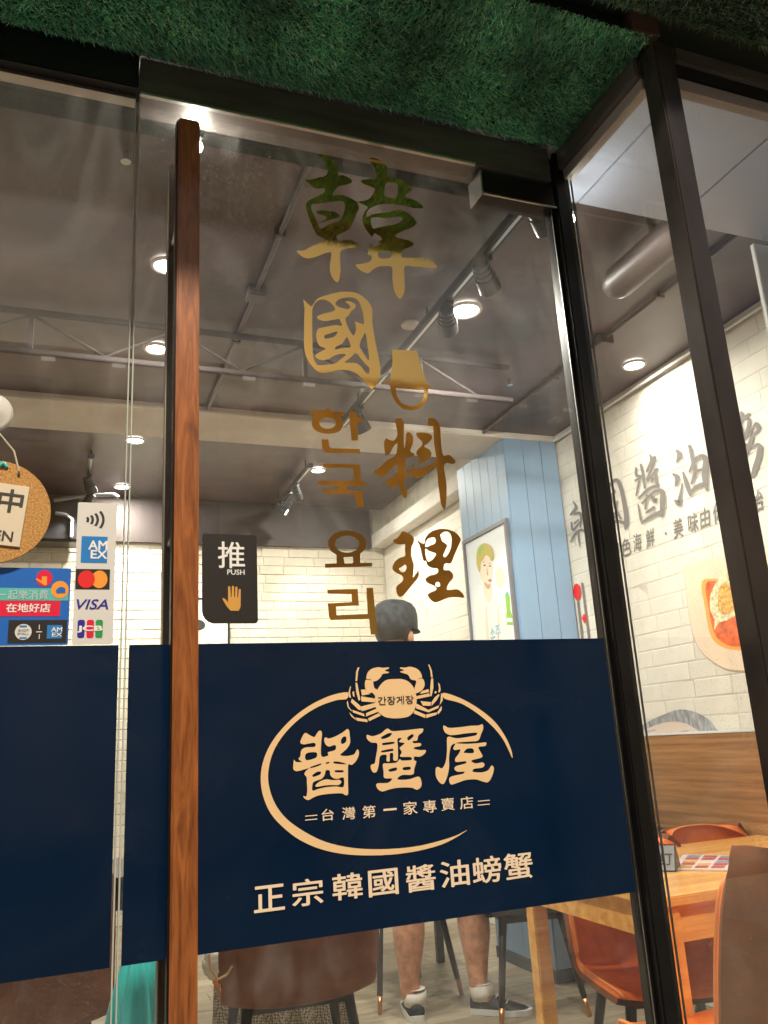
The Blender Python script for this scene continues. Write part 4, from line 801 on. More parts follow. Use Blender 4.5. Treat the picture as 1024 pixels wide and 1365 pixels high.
BR = [(GA, [[(145,290,8),(185,370,22),(150,430,22),(105,470,10)],[(160,460,14),(235,450,20),(255,530,16),(240,640,10)],[(120,580,12),(140,680,14),(200,620,12),(235,570,8)],[(160,590,10),(215,540,8)],[(110,840,8),(170,740,16),(250,680,18),(300,700,10)],[(215,700,14),(225,820,14),(235,905,6)],[(330,430,10),(400,400,14)],[(350,560,12),(420,520,12),(410,600,12),(350,640,10)],[(320,700,10),(440,650,12)],[(380,640,12),(390,830,8)]]),
 (GA, [[(590,180,14),(660,50,18),(740,0,26),(800,120,28),(840,300,30),(870,480,34),(870,600,30),(850,665,8)],[(880,600,26),(740,560,18),(650,630,16),(625,690,6)],[(690,120,16),(710,160,14),(650,210,12),(590,310,12)],[(600,410,8),(660,350,16),(640,430,12),(610,450,10)],[(600,550,8),(700,450,12)],[(610,610,8),(720,500,12)],[(670,210,10),(720,380,16),(790,520,16)],[(745,290,12),(730,420,12),(690,520,8)],[(590,180,14),(585,360,18),(600,560,16),(625,690,10)]]),
 (GB, [[(165,250,14),(190,350,18),(210,510,14)],[(110,290,12),(115,370,16),(170,380,12)],[(100,430,10),(160,400,12)],[(145,440,12),(110,600,8)],[(270,140,10),(285,200,16),(235,320,16)],[(320,170,22),(290,290,16),(230,420,10)],[(350,300,14),(270,400,12),(240,440,8)],[(330,310,16),(340,420,20),(355,500,14)],[(300,410,20),(290,440,14)],[(140,630,10),(260,520,16),(370,480,12)],[(180,690,10),(260,600,14),(340,550,18),(410,560,26),(410,700,32),(405,830,18)],[(235,600,12),(215,750,10)],[(290,610,16),(320,660,26),(345,640,12)],[(135,710,10),(165,880,14)],[(175,910,10),(280,840,22),(400,790,26)],[(225,795,8),(310,740,20)]]),
 (GB, [[(570,90,14),(605,140,34),(570,220,8)],[(535,360,14),(580,400,30),(555,490,8)],[(635,460,6),(610,620,20),(595,690,34),(555,655,12)],[(645,340,12),(690,480,28),(725,590,18)],[(725,590,16),(790,510,26),(890,470,30)],[(720,40,20),(750,180,22),(780,330,22),(740,460,14)],[(715,330,10),(780,200,22),(860,150,22),(905,200,34),(895,380,40),(910,530,16)],[(800,320,18),(850,305,14)]]),
 (GCC, [[(265,110,20),(280,190,32),(230,300,26),(195,400,12)],[(380,130,18),(310,200,22)],[(385,225,28),(370,330,26),(320,470,18)],[(265,320,14),(280,440,34),(285,490,22)],[(235,590,16),(340,480,18),(420,370,16),(490,280,24),(525,330,28),(500,400,24),(420,460,16)],[(430,480,30),(400,570,34),(340,740,26),(290,930,14)],[(310,590,26),(270,760,12)],[(400,660,8),(500,600,24),(545,640,38),(530,780,44),(470,960,40),(430,1070,30),(330,1060,14)]])]
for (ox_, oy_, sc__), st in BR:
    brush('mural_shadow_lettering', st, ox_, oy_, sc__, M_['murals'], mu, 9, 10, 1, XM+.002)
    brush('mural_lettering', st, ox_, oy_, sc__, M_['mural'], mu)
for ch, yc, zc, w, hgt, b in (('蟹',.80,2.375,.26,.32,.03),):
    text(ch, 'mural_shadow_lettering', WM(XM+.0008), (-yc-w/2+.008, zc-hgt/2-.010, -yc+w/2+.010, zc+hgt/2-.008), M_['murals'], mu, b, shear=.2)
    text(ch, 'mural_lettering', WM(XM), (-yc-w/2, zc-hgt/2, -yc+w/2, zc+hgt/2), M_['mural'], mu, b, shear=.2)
for ch, px, py in (('絕',822,736), ('色',836,729), ('海',851,723), ('鮮',868,717), ('美',905,704), ('味',925,697), ('由',941,690), ('你',960,683), ('開',985,675), ('始',1010,668)):
    c = at(px, py, 0, XW); text(ch, 'mural_small_lettering', WM(XM), (-c.y-.036, c.z-.045, -c.y+.036, c.z+.045), M_['mural'], mu, .022, shear=.2)
c = at(889, 711, 0, XW); shape('mural_dot', [ell(-c.y, c.z, .008, .008, 12)], WM(), M_['mural'], mu)
def mpx(x=XM): return lambda px, py: (lambda c: Vector((x, c.y, c.z)))(at(px, py, 0, XW))
def poly_px(name, pts, mt, x, smooth=True): return shape(name, [[(a[0]*1.0, a[1]*1.0) for a in pts]], mpx(x), mt, mu, smooth)
K = lambda pts: [(880+a/5.25, 640+b/5.25) for a, b in pts]
plate = [(178,605),(250,575),(400,545),(600,520),(900,480),(1200,480),(1300,700),(1250,1000),(1050,1200),(800,1310),(620,1330),(480,1322),(380,1270),(300,1200),(250,1110),(215,960),(195,800)]
poly_px('plate_rim', K([(p[0]-3 if p[0] < 500 else p[0]+3, p[1]+5) for p in plate]), M_['plateedge'], XM+.0006)
poly_px('plate', K(plate), M_['plate'], XM)
poly_px('sauce_edge', K([(302,710),(410,690),(700,640),(1000,620),(1100,700),(1050,900),(900,1080),(700,1170),(550,1190),(430,1160),(360,1080),(325,900)]), M_['souped'], XM-.0006)
poly_px('sauce', K([(330,725),(420,705),(700,660),(980,640),(1060,710),(1020,890),(880,1050),(690,1140),(540,1165),(440,1130),(385,1060),(350,900)]), M_['soup'], XM-.0012)
poly_px('crab_meat', K([(400,720),(430,650),(480,640),(560,640),(700,600),(860,620),(940,700),(900,800),(820,880),(700,920),(560,940),(480,980),(420,1000),(390,1050),(392,980),(360,900),(365,800)]), M_['crabm'], XM-.0018)
poly_px('crab_roe', K([(430,740),(500,720),(600,740),(760,700),(800,760),(720,840),(600,870),(480,940),(420,910)]), M_['roe'], XM-.0024)
poly_px('sauce', K([(712,620),(900,640),(950,780),(860,800),(760,790),(730,740)]), M_['soup'], XM-.003)
poly_px('drawn_hair', [(849,978),(862,964),(880,955),(905,946),(925,948),(945,958),(957,972),(968,978)], M_['hairg'], XM, True)
poly_px('drawn_face', [(856,979),(872,968),(895,962),(915,964),(930,972),(938,979)], M_['skinm'], XM-.0006, True)
for a, b in (((862,975),(876,973)), ((905,976),(920,974))): poly_px('drawn_brow', [(a[0],a[1]),(b[0],b[1]-1),(b[0],b[1]+.6),(a[0],a[1]+1.2)], M_['hairg'], XM-.0012, False)
# spoon and chopsticks painted at the left of the mural
poly_px('drawn_spoon', [(767,780),(771,778),(775,783),(776,793),(773,800),(769,799),(766,790)], M_['redc'], XM, True)
poly_px('drawn_spoon_handle', [(770,799),(773,799),(780,856),(777,857)], M_['mural'], XM-.0006, False)
poly_px('drawn_chopstick', [(776,777),(779,777),(789,856),(786,857)], M_['mural'], XM-.0006, False)
poly_px('drawn_star', [(780,818),(785,824),(781,831),(777,824)], M_['redc'], XM-.0012, False)

# ================================================================== FRAMED POSTERS
fp = thing('framed_poster', (2.33,2.9,1.2), 'grey framed poster of a short haired figure with green bottle on column', 'poster')
xf = x0-.006
for lo, hi in (((xf-.022,2.615,1.17),(xf-.001,3.185,1.195)), ((xf-.022,2.615,2.365),(xf-.001,3.185,2.39)), ((xf-.022,2.615,1.1955),(xf-.001,2.640,2.3645)), ((xf-.022,3.160,1.1955),(xf-.001,3.185,2.3645))):
    box('frame', lo, hi, M_['pframe'], fp, .002)
box('print_sheet', (xf-.010,2.6405,1.1955), (xf-.0012,3.1595,2.3645), M_['pbase'], fp)
def PF(x): return lambda u, v: Vector((x, -u, v))
def pp(name, pts, mt, k, sm=True):
    # photographed pixels of an 8.53-scaled crop whose corner was 600,560
    shape(name, [[(600+a/3.938, 560+b/3.938) for a, b in pts]], lambda a, b: (lambda c: Vector((xf-.010-.0007*k, c.y, c.z)))(at(a, b, 0, xf-.010)), mt, fp, sm)
pp('printed_cloth', [(135,960),(180,930),(205,900),(240,920),(290,960),(300,1050),(330,1150),(320,1280),(150,1280),(140,1100)], M_['pcloth'], 1)
pp('printed_neck', [(178,850),(215,860),(222,910),(200,960),(180,910)], M_['pskin'], 2)
pp('printed_face', [(155,720),(180,690),(215,700),(222,760),(222,820),(205,862),(175,850),(158,800)], M_['pskin'], 3)
pp('printed_hair', [(140,740),(145,680),(170,650),(200,650),(225,675),(232,720),(218,740),(205,710),(180,715),(165,745),(160,800),(148,780)], M_['phair'], 4)
pp('printed_lips', [(203,838),(216,835),(218,845),(206,848)], M_['plip'], 4)
pp('printed_hand', [(240,800),(262,770),(285,800),(285,860),(262,880),(245,850)], M_['pskin'], 2)
pp('printed_bottle', [(290,918),(305,910),(314,925),(318,1000),(330,1030),(332,1075),(300,1075),(296,1030),(298,1000)], M_['pgreen'], 2, False)
pp('printed_brow', [(172,745),(186,741),(187,745),(173,749)], M_['hairg'], 4, False); pp('printed_brow', [(203,750),(217,752),(217,756),(204,754)], M_['hairg'], 4, False)
pp('printed_eye', [(176,762),(184,758),(190,763),(183,767)], M_['inkg'], 4); pp('printed_eye', [(205,766),(212,762),(218,767),(212,770)], M_['inkg'], 4)
pp('printed_nose', [(196,770),(201,800),(205,812),(196,814)], M_['tan'], 4); pp('printed_fringe', [(160,700),(185,672),(215,690),(228,730),(210,722),(190,705),(176,735),(165,740)], M_['phair'], 5)
pp('printed_highlight', [(150,690),(165,665),(185,658),(170,680),(158,710)], M_['pgreen'], 5); pp('printed_shade', [(182,850),(205,862),(214,858),(208,885),(192,880)], M_['tan'], 4)
pp('printed_fold', [(190,960),(200,1060),(210,1200),(200,1200),(188,1080)], M_['pskin'], 2); pp('printed_fold', [(250,960),(262,1060),(255,1190),(246,1190),(250,1070)], M_['pskin'], 2)
pp('printed_cap', [(292,908),(304,900),(312,916),(295,922)], M_['teal'], 3, False); pp('printed_label', [(301,1038),(328,1040),(330,1060),(302,1060)], M_['pbase'], 3, False)
c0 = at(660, 845, 0, xf-.01); text('소주', 'lettering', PF(xf-.0125), (-c0.y-.055, c0.z-.03, -c0.y+.07, c0.z+.045), M_['pblue'], fp, .03)
bp_ = thing('framed_picture', (1.05,YB-.03,1.75), 'dark framed picture low on the back wall beside the handle', 'picture')
box('frame', (.84,YB-.035,1.66), (1.265,YB-.012,2.44), M_['appliance'], bp_, .003); box('picture_print', (.86,YB-.038,1.68), (1.245,YB-.0355,2.42), mat('picture_print', (.55,.62,.55), .5, noise=(6,.3)), bp_)
shape('printed_face', [ell(1.0,2.16,.05,.075)], lambda u, v: Vector((u, YB-.0392, v)), M_['pskin'], bp_)
shape('printed_hair', [ell(1.0,2.21,.06,.045)], lambda u, v: Vector((u, YB-.0398, v)), M_['hairk'], bp_)
# dark appliance on the left of the back wall
ap = thing('wall_air_conditioner', (-.15,5.4,2.5), 'black wall unit with curved grey pipes behind the cork board', 'air conditioner')
a = at(70, 663, 1, 5.3); b = at(103, 724, 1, 5.3)
box('casing', (a.x-.55,5.25,b.z), (b.x+.02,YB-.055,a.z), M_['appliance'], ap, .02)
tube('pipe', [at(72,667,1,5.22), at(110,661,1,5.22), at(150,659,1,5.22), at(158,663,1,5.22)], .016, M_['greyplastic'], ap, 10)
tube('pipe', [at(74,684,1,5.22), at(88,686,1,5.22), at(96,692,1,5.22), at(95,716,1,5.22)], .014, M_['greyplastic'], ap, 10)

# ================================================================== CHAIRS
def chair_parts(t, inner, outer, base_loc):
    """shell chair facing +y, origin on the floor under the seat"""
    prof = [(.215,.435),(.20,.452),(.12,.458),(0,.452),(-.13,.450),(-.185,.456),(-.212,.51),(-.230,.60),(-.256,.72),(-.286,.84),(-.300,.925)]
    nu = 19; grid = []
    n = len(prof)
    for i, (yy, zz) in enumerate(prof):
        f = i/(n-1)
        hw = .235 if i > 1 else .21+.012*i
        if i >= n-3: hw = (.234,.224,.165)[i-(n-3)]
        row = []
        for k in range(nu):
            u = -1+2*k/(nu-1); c = abs(u)**3
            lift = .022*c if i < 5 else 0; fwd = (.06*c if i >= 5 else 0)
            if i == 5: lift = .03*c; fwd = .03*c
            drop = .035*abs(u)**3 if i == n-1 else 0
            row.append(Vector((u*hw, yy+fwd, zz+lift-drop)))
        grid.append(row)
    fine = []
    for i in range(n-1):
        for j_ in range(3):
            t_ = j_/3; row = []
            for k in range(nu):
                p0, p1, p2, p3 = grid[max(i-1,0)][k], grid[i][k], grid[i+1][k], grid[min(i+2,n-1)][k]
                row.append(.5*((2*p1)+(p2-p0)*t_+(2*p0-5*p1+4*p2-p3)*t_*t_+(3*p1-p0-3*p2+p3)*t_**3))
            fine.append(row)
    fine.append(grid[-1]); grid = fine; n = len(grid)
    def skin(off):
        bm = bmesh.new(); V = [[None]*nu for _ in range(n)]
        for i in range(n):
            for k in range(nu):
                a = grid[min(i+1,n-1)][k]-grid[max(i-1,0)][k]; b = grid[i][min(k+1,nu-1)]-grid[i][max(k-1,0)]
                nn = a.cross(b).normalized()
                V[i][k] = bm.verts.new(grid[i][k]+nn*off)
        for i in range(n-1):
            for k in range(nu-1): bm.faces.new((V[i][k], V[i][k+1], V[i+1][k+1], V[i+1][k]))
        return bm, V
    # inner and outer skins, each a thin closed pad
    def pad(off0, off1, name, mt):
        bm, V = skin(off0); bm2, V2 = skin(off1)
        W2 = [[bm.verts.new(v.co) for v in r] for r in V2]
        for i in range(n-1):
            for k in range(nu-1): bm.faces.new((W2[i][k], W2[i+1][k], W2[i+1][k+1], W2[i][k+1]))
        for i in range(n-1):
            for k in (0, nu-1): bm.faces.new((V[i][k], V[i+1][k], W2[i+1][k], W2[i][k]))
        for k in range(nu-1):
            for i in (0, n-1): bm.faces.new((V[i][k], V[i][k+1], W2[i][k+1], W2[i][k]))
        bm2.free(); bmesh.ops.recalc_face_normals(bm, faces=bm.faces)
        o = frombm(name, bm, mt, None, True); o.data.set_sharp_from_angle(angle=R_(60))
        o.parent = t; return o
    pad(.0, -.022, 'inner_shell', inner); pad(-.0225, -.045, 'outer_shell', outer)
    # piping along the rim
    rim = [r[0] for r in grid] + grid[-1][1:] + [r[-1] for r in grid[::-1]][1:]
    bm = bmesh.new(); tubebm(bm, [p + Vector((0,-.0,-.0)) for p in rim], .006, 6); bmesh.ops.recalc_face_normals(bm, faces=bm.faces)
    o = frombm('rim_piping', bm, M_['piping'], None, True); o.parent = t
    for sx in (-1,1):
        for sy in (-1,1):
            top = Vector((sx*.16, sy*.13-.01, .44)); bot = Vector((sx*.225, sy*.20-.01, .0)); tip = bot+(top-bot)*.16
            bm = bmesh.new(); tubebm(bm, [top, tip], [.019,.0135], 10); bmesh.ops.recalc_face_normals(bm, faces=bm.faces); l = frombm('leg', bm, M_['blackleg'], None, True); l.parent = t
            bm = bmesh.new(); tubebm(bm, [tip, bot], [.0134,.010], 10); bmesh.ops.recalc_face_normals(bm, faces=bm.faces); q = frombm('leg_tip', bm, M_['brass'] if t.get('tips') else M_['blackleg'], None, True); q.parent = l
    bm = bmesh.new(); boxbm(bm, (-.17,-.14,.385), (.17,.12,.402), .004); o = frombm('seat_frame', bm, M_['blackleg'], None); o.parent = t
GC = 'orange and brown shell chairs'
ch = thing('shell_chair', (0,0,0), 'orange and brown chair at the near side of the pine table', 'chair', GC)
chair_parts(ch, M_['orange'], M_['brown'], None)
ch.location = (1.60,.46,0); ch.rotation_euler = (0,0,R_(3))
def more(x, y, rz, label, rx=0):
    c = copy_tree(ch); c.location = (x,y,0); c.rotation_euler = (0,0,rz); c['label'] = label; return c
more(1.918, 1.187, R_(164), 'orange lined chair at the far left side of the pine table').scale = (1,1,.86)
more(2.42, 1.24, R_(180), 'orange lined chair at the far right side of the pine table').scale = (1,1,.86)
more(.755, 1.66, R_(-4), 'brown backed chair seen straight from behind under the door film')
more(-.07, 1.80, R_(-3), 'brown backed chair left of the turquoise umbrella')
# black chairs with copper foot tips, round the standing person
bch = thing('black_chair', (0,0,0), 'black leather chair with copper foot tips nearest the bare legs', 'chair', 'black chairs with copper foot tips'); bch['tips'] = 1
chair_parts(bch, M_['appliance'], M_['appliance'], None); bch.location = (1.60,2.86,0)
bch.rotation_euler = (0,0,R_(8)); del bch['tips']
def bmore(x, y, rz, label):
    c = copy_tree(bch); c.location = (x,y,0); c.rotation_euler = (0,0,rz); c['label'] = label; return c
bmore(2.02, 2.36, R_(80), 'black leather chair with copper foot tips beside the blue column')
bmore(1.42, 4.35, R_(180), 'black leather chair furthest back in the room')

# ================================================================== TABLES
def table(t, x0, x1, y0, y1, mt, leg=.055, top=.028, z=.75):
    box('table_top', (x0,y0,z-top), (x1,y1,z), mt, t, .004)
    i = .018
    for a, b in ((x0+i,y0+i), (x1-i-leg,y0+i), (x0+i,y1-i-leg), (x1-i-leg,y1-i-leg)):
        box('leg', (a,b,0), (a+leg,b+leg,z-top-.001), mt, t, .004)
    h0 = z-top-.095; s = .012
    box('apron', (x0+i+leg,y0+i+s,h0), (x1-i-leg,y0+i+s+.02,z-top-.001), mt, t); box('apron', (x0+i+leg,y1-i-s-.02,h0), (x1-i-leg,y1-i-s,z-top-.001), mt, t)
    box('apron', (x0+i+s,y0+i+leg,h0), (x0+i+s+.02,y1-i-leg,z-top-.001), mt, t); box('apron', (x1-i-s-.02,y0+i+leg,h0), (x1-i-s,y1-i-leg,z-top-.001), mt, t)
t1 = thing('pine_table', (2.05,1.0,0), 'honey pine table beside the right window', 'table')
table(t1, 1.524, 2.64, .622, 1.425, M_['table'])
t2 = thing('dining_table', (1.75,3.5,0), 'black table behind the standing person', 'table')
table(t2, 1.35, 2.05, 3.25, 3.95, M_['appliance'], .04)
t3 = thing('dining_table', (.6,2.7,0), 'black table in front of the brown backed chairs', 'table')
table(t3, -.35, 1.0, 2.22, 2.85, M_['appliance'], .045)
# reserved tent card
rt = thing('table_sign', (1.66,.92,.751), 'grey folded sign standing on the pine table', 'sign')
A0, A1, A2 = at(873,1133,2,.80), at(878,1162,2,.752), at(900,1157,2,.752)
ox, oy = 1.822, 1.0
vv = [(-.058,-.045,0),(-.058,.045,0),(-.058,0,.075),(.058,-.045,0),(.058,.045,0),(.058,0,.075)]
rz = R_(-50)
def TW(v): x, y, z = v; return Vector((ox+x*math.cos(rz)-y*math.sin(rz), oy+x*math.sin(rz)+y*math.cos(rz), .7515+z))
me = bpy.data.meshes.new('sign_body'); me.from_pydata([TW(v) for v in vv], [], [(0,3,5,2),(1,2,5,4),(0,2,1),(3,4,5),(0,1,4,3)]); me.materials.append(M_['appliance'])
sbod = link('sign_body', me, rt)
me = bpy.data.meshes.new('sign_face'); nrm = .0012
me.from_pydata([TW((-.055,-.0435-nrm,.003)), TW((.055,-.0435-nrm,.003)), TW((.055,-.0015-nrm,.072)), TW((-.055,-.0015-nrm,.072))], [], [(0,1,2,3)]); link('sign_face', me, rt, M_['tent_grey'])
text('已訂', 'lettering', lambda u, v: TW((u, -.045+.6*v-.003, v)), (-.035,.018,.048,.052), M_['ink'], rt, .03)
# menu
mn = thing('menu', (2.05,1.0,.7505), 'open glossy menu with red pictures on the pine table', 'menu')
q = [at(895,1160,2,.752), at(972,1163,2,.752), at(1000,1141,2,.752), at(905,1137,2,.752)]
q = [Vector((1.835,.955,0)), Vector((1.975,.80,0)), Vector((2.20,.98,0)), Vector((2.06,1.175,0))]
bm = bmesh.new(); v0_ = [bm.verts.new((p_.x,p_.y,.7512)) for p_ in q]; f = bm.faces.new(v0_); r = bmesh.ops.extrude_face_region(bm, geom=[f]); bmesh.ops.translate(bm, vec=(0,0,.005), verts=[e for e in r['geom'] if isinstance(e, bmesh.types.BMVert)]); bmesh.ops.recalc_face_normals(bm, faces=bm.faces)
frombm('cover', bm, M_['menu_p'], mn)
def MQ(u, v, z=.7570): a = q[0].lerp(q[1], u); b = q[3].lerp(q[2], u); c = a.lerp(b, v); return Vector((c.x, c.y, z))
random.seed(11)
for i in range(4):
    for k in range(5):
        u, v = .08+i*.23, .06+k*.185
        if random.random() < .88: shape('menu_picture', [rrect(u, v, u+.19, v+.15, .02, 2)], lambda a, b: MQ(a, b), random.choice((M_['menu_r'], M_['menu_r'], M_['menu_b'], M_['roe'])), mn)

# ================================================================== BAG, UMBRELLA
random.seed(5)
bg = thing('cloth_bag', (.50,1.50,.40), 'cream cloth bag with tan strap hanging beside the brown backed chair', 'bag')
ba = lambda px, py, yy=1.47: at(px, py, 1, yy)
def crumple(name, c, r, mt, amp, seed):
    from mathutils import noise as mn_
    bm = bmesh.new(); bmesh.ops.create_icosphere(bm, subdivisions=4, radius=1)
    for v in bm.verts:
        d_ = v.co.normalized(); k_ = 1+amp*(1-abs(mn_.noise(d_*2.3+Vector((seed,0,0))))*2.6)+amp*.4*mn_.noise(d_*6+Vector((0,seed,0)))
        v.co = Vector((d_.x*r[0], d_.y*r[1], d_.z*r[2]))*k_
    bmesh.ops.translate(bm, verts=bm.verts, vec=c); return frombm(name, bm, mt, bg, True)
crumple('cloth_body', ba(291,1280,1.52), (.044,.035,.052), M_['linen'], .22, 3)
crumple('orange_lining', ba(300,1300,1.54), (.040,.024,.034), M_['piping'], .10, 8)
def band(name, pts, w, mt, yy):
    bm = bmesh.new(); rows = []
    for i, (px, py, ww) in enumerate(pts):
        c = ba(px, py, yy); rows.append([bm.verts.new(c+Vector((0, dy_, dz_))) for dy_, dz_ in ((-.010,-ww*w*.5), (-.016,0), (-.010,ww*w*.5), (0,ww*w*.5), (0,-ww*w*.5))])
    for a_, b_ in zip(rows, rows[1:]):
        for k in range(5): bm.faces.new((a_[k], a_[(k+1)%5], b_[(k+1)%5], b_[k]))
    bm.faces.new(rows[0]); bm.faces.new(rows[-1][::-1]); bmesh.ops.recalc_face_normals(bm, faces=bm.faces); return frombm(name, bm, mt, bg, True)
tube('strap', [ba(278,1272,1.46),ba(281,1292,1.455),ba(290,1306,1.45),ba(302,1300,1.45),ba(312,1284,1.455),ba(320,1262,1.46)], .0045, M_['tan'], bg, 8)
# checked skirt/cloth falling below the chair seat: folded sheet with thickness
def drape(name, x0, x1, y, z0, z1, label, amp=.02):
    nx, nz = 40, 8; bm = bmesh.new(); F_, B_ = [], []
    for i in range(nx+1):
        for j_ in range(nz+1):
            x = x0+(x1-x0)*i/nx; z = z0+(z1-z0)*j_/nz; w = amp*(1.2-j_/nz)*math.sin(i*.9)+.004*math.sin(i*2.3+j_)
            F_.append(bm.verts.new((x+(.02*(1-j_/nz))*(2*i/nx-1), y+w, z))); B_.append(bm.verts.new((x+(.02*(1-j_/nz))*(2*i/nx-1), y+w+.006, z)))
    id_ = lambda i, j_: i*(nz+1)+j_
    for i in range(nx):
        for j_ in range(nz):
            for L_ in (F_, B_): bm.faces.new((L_[id_(i,j_)], L_[id_(i+1,j_)], L_[id_(i+1,j_+1)], L_[id_(i,j_+1)]))
    bmesh.ops.recalc_face_normals(bm, faces=bm.faces)
    return tag(frombm(name, bm, M_['check'], None, True), label, 'cloth')
drape('checked_cloth', .56, 1.08, 2.02, .04, .44, 'brown and cream checked cloth hanging below the brown backed chair')
um = thing('umbrella', (.155,.47,0), 'folded turquoise umbrella standing behind the door gap', 'umbrella')
bm = bmesh.new(); n = 90; rings = []
for z, r in ((.93,.006),(.90,.011),(.85,.020),(.80,.032),(.74,.047),(.64,.064),(.52,.078),(.42,.078),(.34,.066),(.335,.04)):
    rings.append([bm.verts.new((.155+.004*math.sin(z*9)+(r*(1+.30*abs(math.sin(k*math.pi/n*9+z*2))-.12+.05*math.sin(k*2*math.pi/n*17)))*math.cos(2*math.pi*k/n), .47+(r*(1+.30*abs(math.sin(k*math.pi/n*9+z*2))-.12))*math.sin(2*math.pi*k/n), z)) for k in range(n)])
for r0, r1 in zip(rings, rings[1:]):
    for k in range(n): bm.faces.new((r0[k], r0[(k+1)%n], r1[(k+1)%n], r1[k]))
bm.faces.new(rings[0]); bm.faces.new(rings[-1][::-1]); bmesh.ops.recalc_face_normals(bm, faces=bm.faces)
frombm('canopy_cloth', bm, M_['turq'], um, True)
tube('shaft', [(.155,.47,.005),(.155,.47,.34)], .006, M_['silver'], um, 8); tube('tip', [(.155,.47,.925),(.155,.47,.985)], [.005,.003], M_['silver'], um, 8)
tube('handle', [(.155,.47,.005),(.155,.47,.06)], .011, M_['ink'], um, 10)

# ================================================================== PERSON
def skinfig(name, joints, bones, mt, parent, sub=2, origin=None, root=0):
    me = bpy.data.meshes.new(name); me.from_pydata([j_[0] for j_ in joints], bones, [])
    o = bpy.data.objects.new(name, me); COL.objects.link(o)
    md = o.modifiers.new('Skin', 'SKIN'); 
    for v, j_ in zip(me.skin_vertices[0].data, joints): v.radius = j_[1] if isinstance(j_[1], tuple) else (j_[1], j_[1]); v.use_root = False
    me.skin_vertices[0].data[root].use_root = True
    ms = o.modifiers.new('Sub', 'SUBSURF'); ms.levels = sub; ms.render_levels = sub
    me2 = bpy.data.meshes.new_from_object(o.evaluated_get(bpy.context.evaluated_depsgraph_get())); bpy.data.objects.remove(o)
    me2.polygons.foreach_set('use_smooth', [True]*len(me2.polygons)); return link(name, me2, parent, mt, origin)
L_, Rr = (1.505,2.47), (1.815,2.385)
pe = thing('person', (1.62,2.43,0), 'person standing in charcoal cap dark shirt grey shorts and white socks', 'person')
J = [((1.62,2.45,.95),(.15,.11)), ((1.61,2.45,1.15),(.14,.10)), ((1.58,2.44,1.38),(.17,.105)), ((1.54,2.43,1.50),(.10,.08)), ((1.525,2.425,1.585),(.055,.058)), ((1.52,2.42,1.66),(.068,.082)), ((1.518,2.415,1.74),(.075,.095)), ((1.518,2.41,1.80),(.06,.075)),
     ((1.54,2.45,.86),(.085,.09)), ((1.515,2.455,.50),(.072,.074)), ((1.510,2.465,.36),(.080,.084)), ((1.507,2.475,.20),(.050,.054)), ((1.505,2.48,.09),(.041,.044)),
     ((1.71,2.43,.86),(.085,.09)), ((1.80,2.40,.50),(.074,.076)), ((1.815,2.41,.36),(.083,.087)), ((1.812,2.405,.20),(.051,.055)), ((1.805,2.39,.09),(.041,.044)),
     ((1.39,2.46,1.43),(.055,.055)), ((1.34,2.50,1.16),(.042,.042)), ((1.42,2.63,1.02),(.032,.032)), ((1.77,2.43,1.43),(.055,.055)), ((1.84,2.46,1.16),(.042,.042)), ((1.76,2.60,1.03),(.032,.032)),
     ((1.515,2.53,.05),(.030,.022)), ((1.845,2.35,.05),(.030,.022))]
Bn = [(0,1),(1,2),(2,3),(3,4),(4,5),(5,6),(6,7),(0,8),(8,9),(9,10),(10,11),(11,12),(0,13),(13,14),(14,15),(15,16),(16,17),(2,18),(18,19),(19,20),(2,21),(21,22),(22,23),(12,24),(17,25)]
skinfig('body', J, Bn, M_['skin'], pe)
# hands with five fingers, lightly curled
for hx, hy, hz, s in ((1.42,2.63,1.02,1), (1.76,2.60,1.03,-1)):
    jn = [((hx,hy,hz),.026), ((hx+.012*s,hy+.05,hz-.015),(.036,.018))]; bn = [(0,1)]
    for k in range(4):
        bx = hx+.012*s+(-.03+.02*k); ln = (.066,.076,.072,.056)[k]; i = len(jn)
        jn += [((bx,hy+.085,hz-.02),.0095), ((bx,hy+.085+ln*.5,hz-.032),.009), ((bx,hy+.085+ln*.85,hz-.058),.008)]; bn += [(1,i),(i,i+1),(i+1,i+2)]
    i = len(jn); jn += [((hx+.045*s,hy+.05,hz-.02),.011), ((hx+.058*s,hy+.085,hz-.035),.009)]; bn += [(0,i),(i,i+1)]
    skinfig('hand', jn, bn, M_['skin'], pe, 2)
# clothes
skinfig('shirt', [((1.62,2.45,.90),(.178,.135)), ((1.61,2.45,1.15),(.162,.122)), ((1.58,2.44,1.38),(.192,.125)), ((1.545,2.43,1.50),(.115,.095)), ((1.385,2.46,1.42),(.074,.074)), ((1.355,2.485,1.25),(.062,.062)), ((1.775,2.43,1.42),(.074,.074)), ((1.825,2.45,1.25),(.062,.062))], [(0,1),(1,2),(2,3),(2,4),(4,5),(2,6),(6,7)], M_['shirt'], pe)
skinfig('shorts', [((1.62,2.45,.93),(.168,.128)), ((1.54,2.45,.84),(.108,.11)), ((1.518,2.455,.60),(.088,.09)), ((1.71,2.43,.84),(.108,.11)), ((1.785,2.41,.60),(.088,.09))], [(0,1),(1,2),(0,3),(3,4)], M_['shorts'], pe)
def ellipsoid(name, c, r, mt, parent, cut=None, rot=None, sm=True):
    bm = bmesh.new(); bmesh.ops.create_uvsphere(bm, u_segments=28, v_segments=20, radius=1)
    if cut is not None: bmesh.ops.bisect_plane(bm, geom=bm.verts[:]+bm.edges[:]+bm.faces[:], plane_co=(0,0,cut), plane_no=(0,0,1), clear_inner=True)
    bmesh.ops.scale(bm, vec=r, verts=bm.verts)
    if rot: bmesh.ops.rotate(bm, verts=bm.verts, cent=(0,0,0), matrix=Euler(rot).to_matrix())
    bmesh.ops.translate(bm, vec=c, verts=bm.verts)
    return frombm(name, bm, mt, parent, sm)
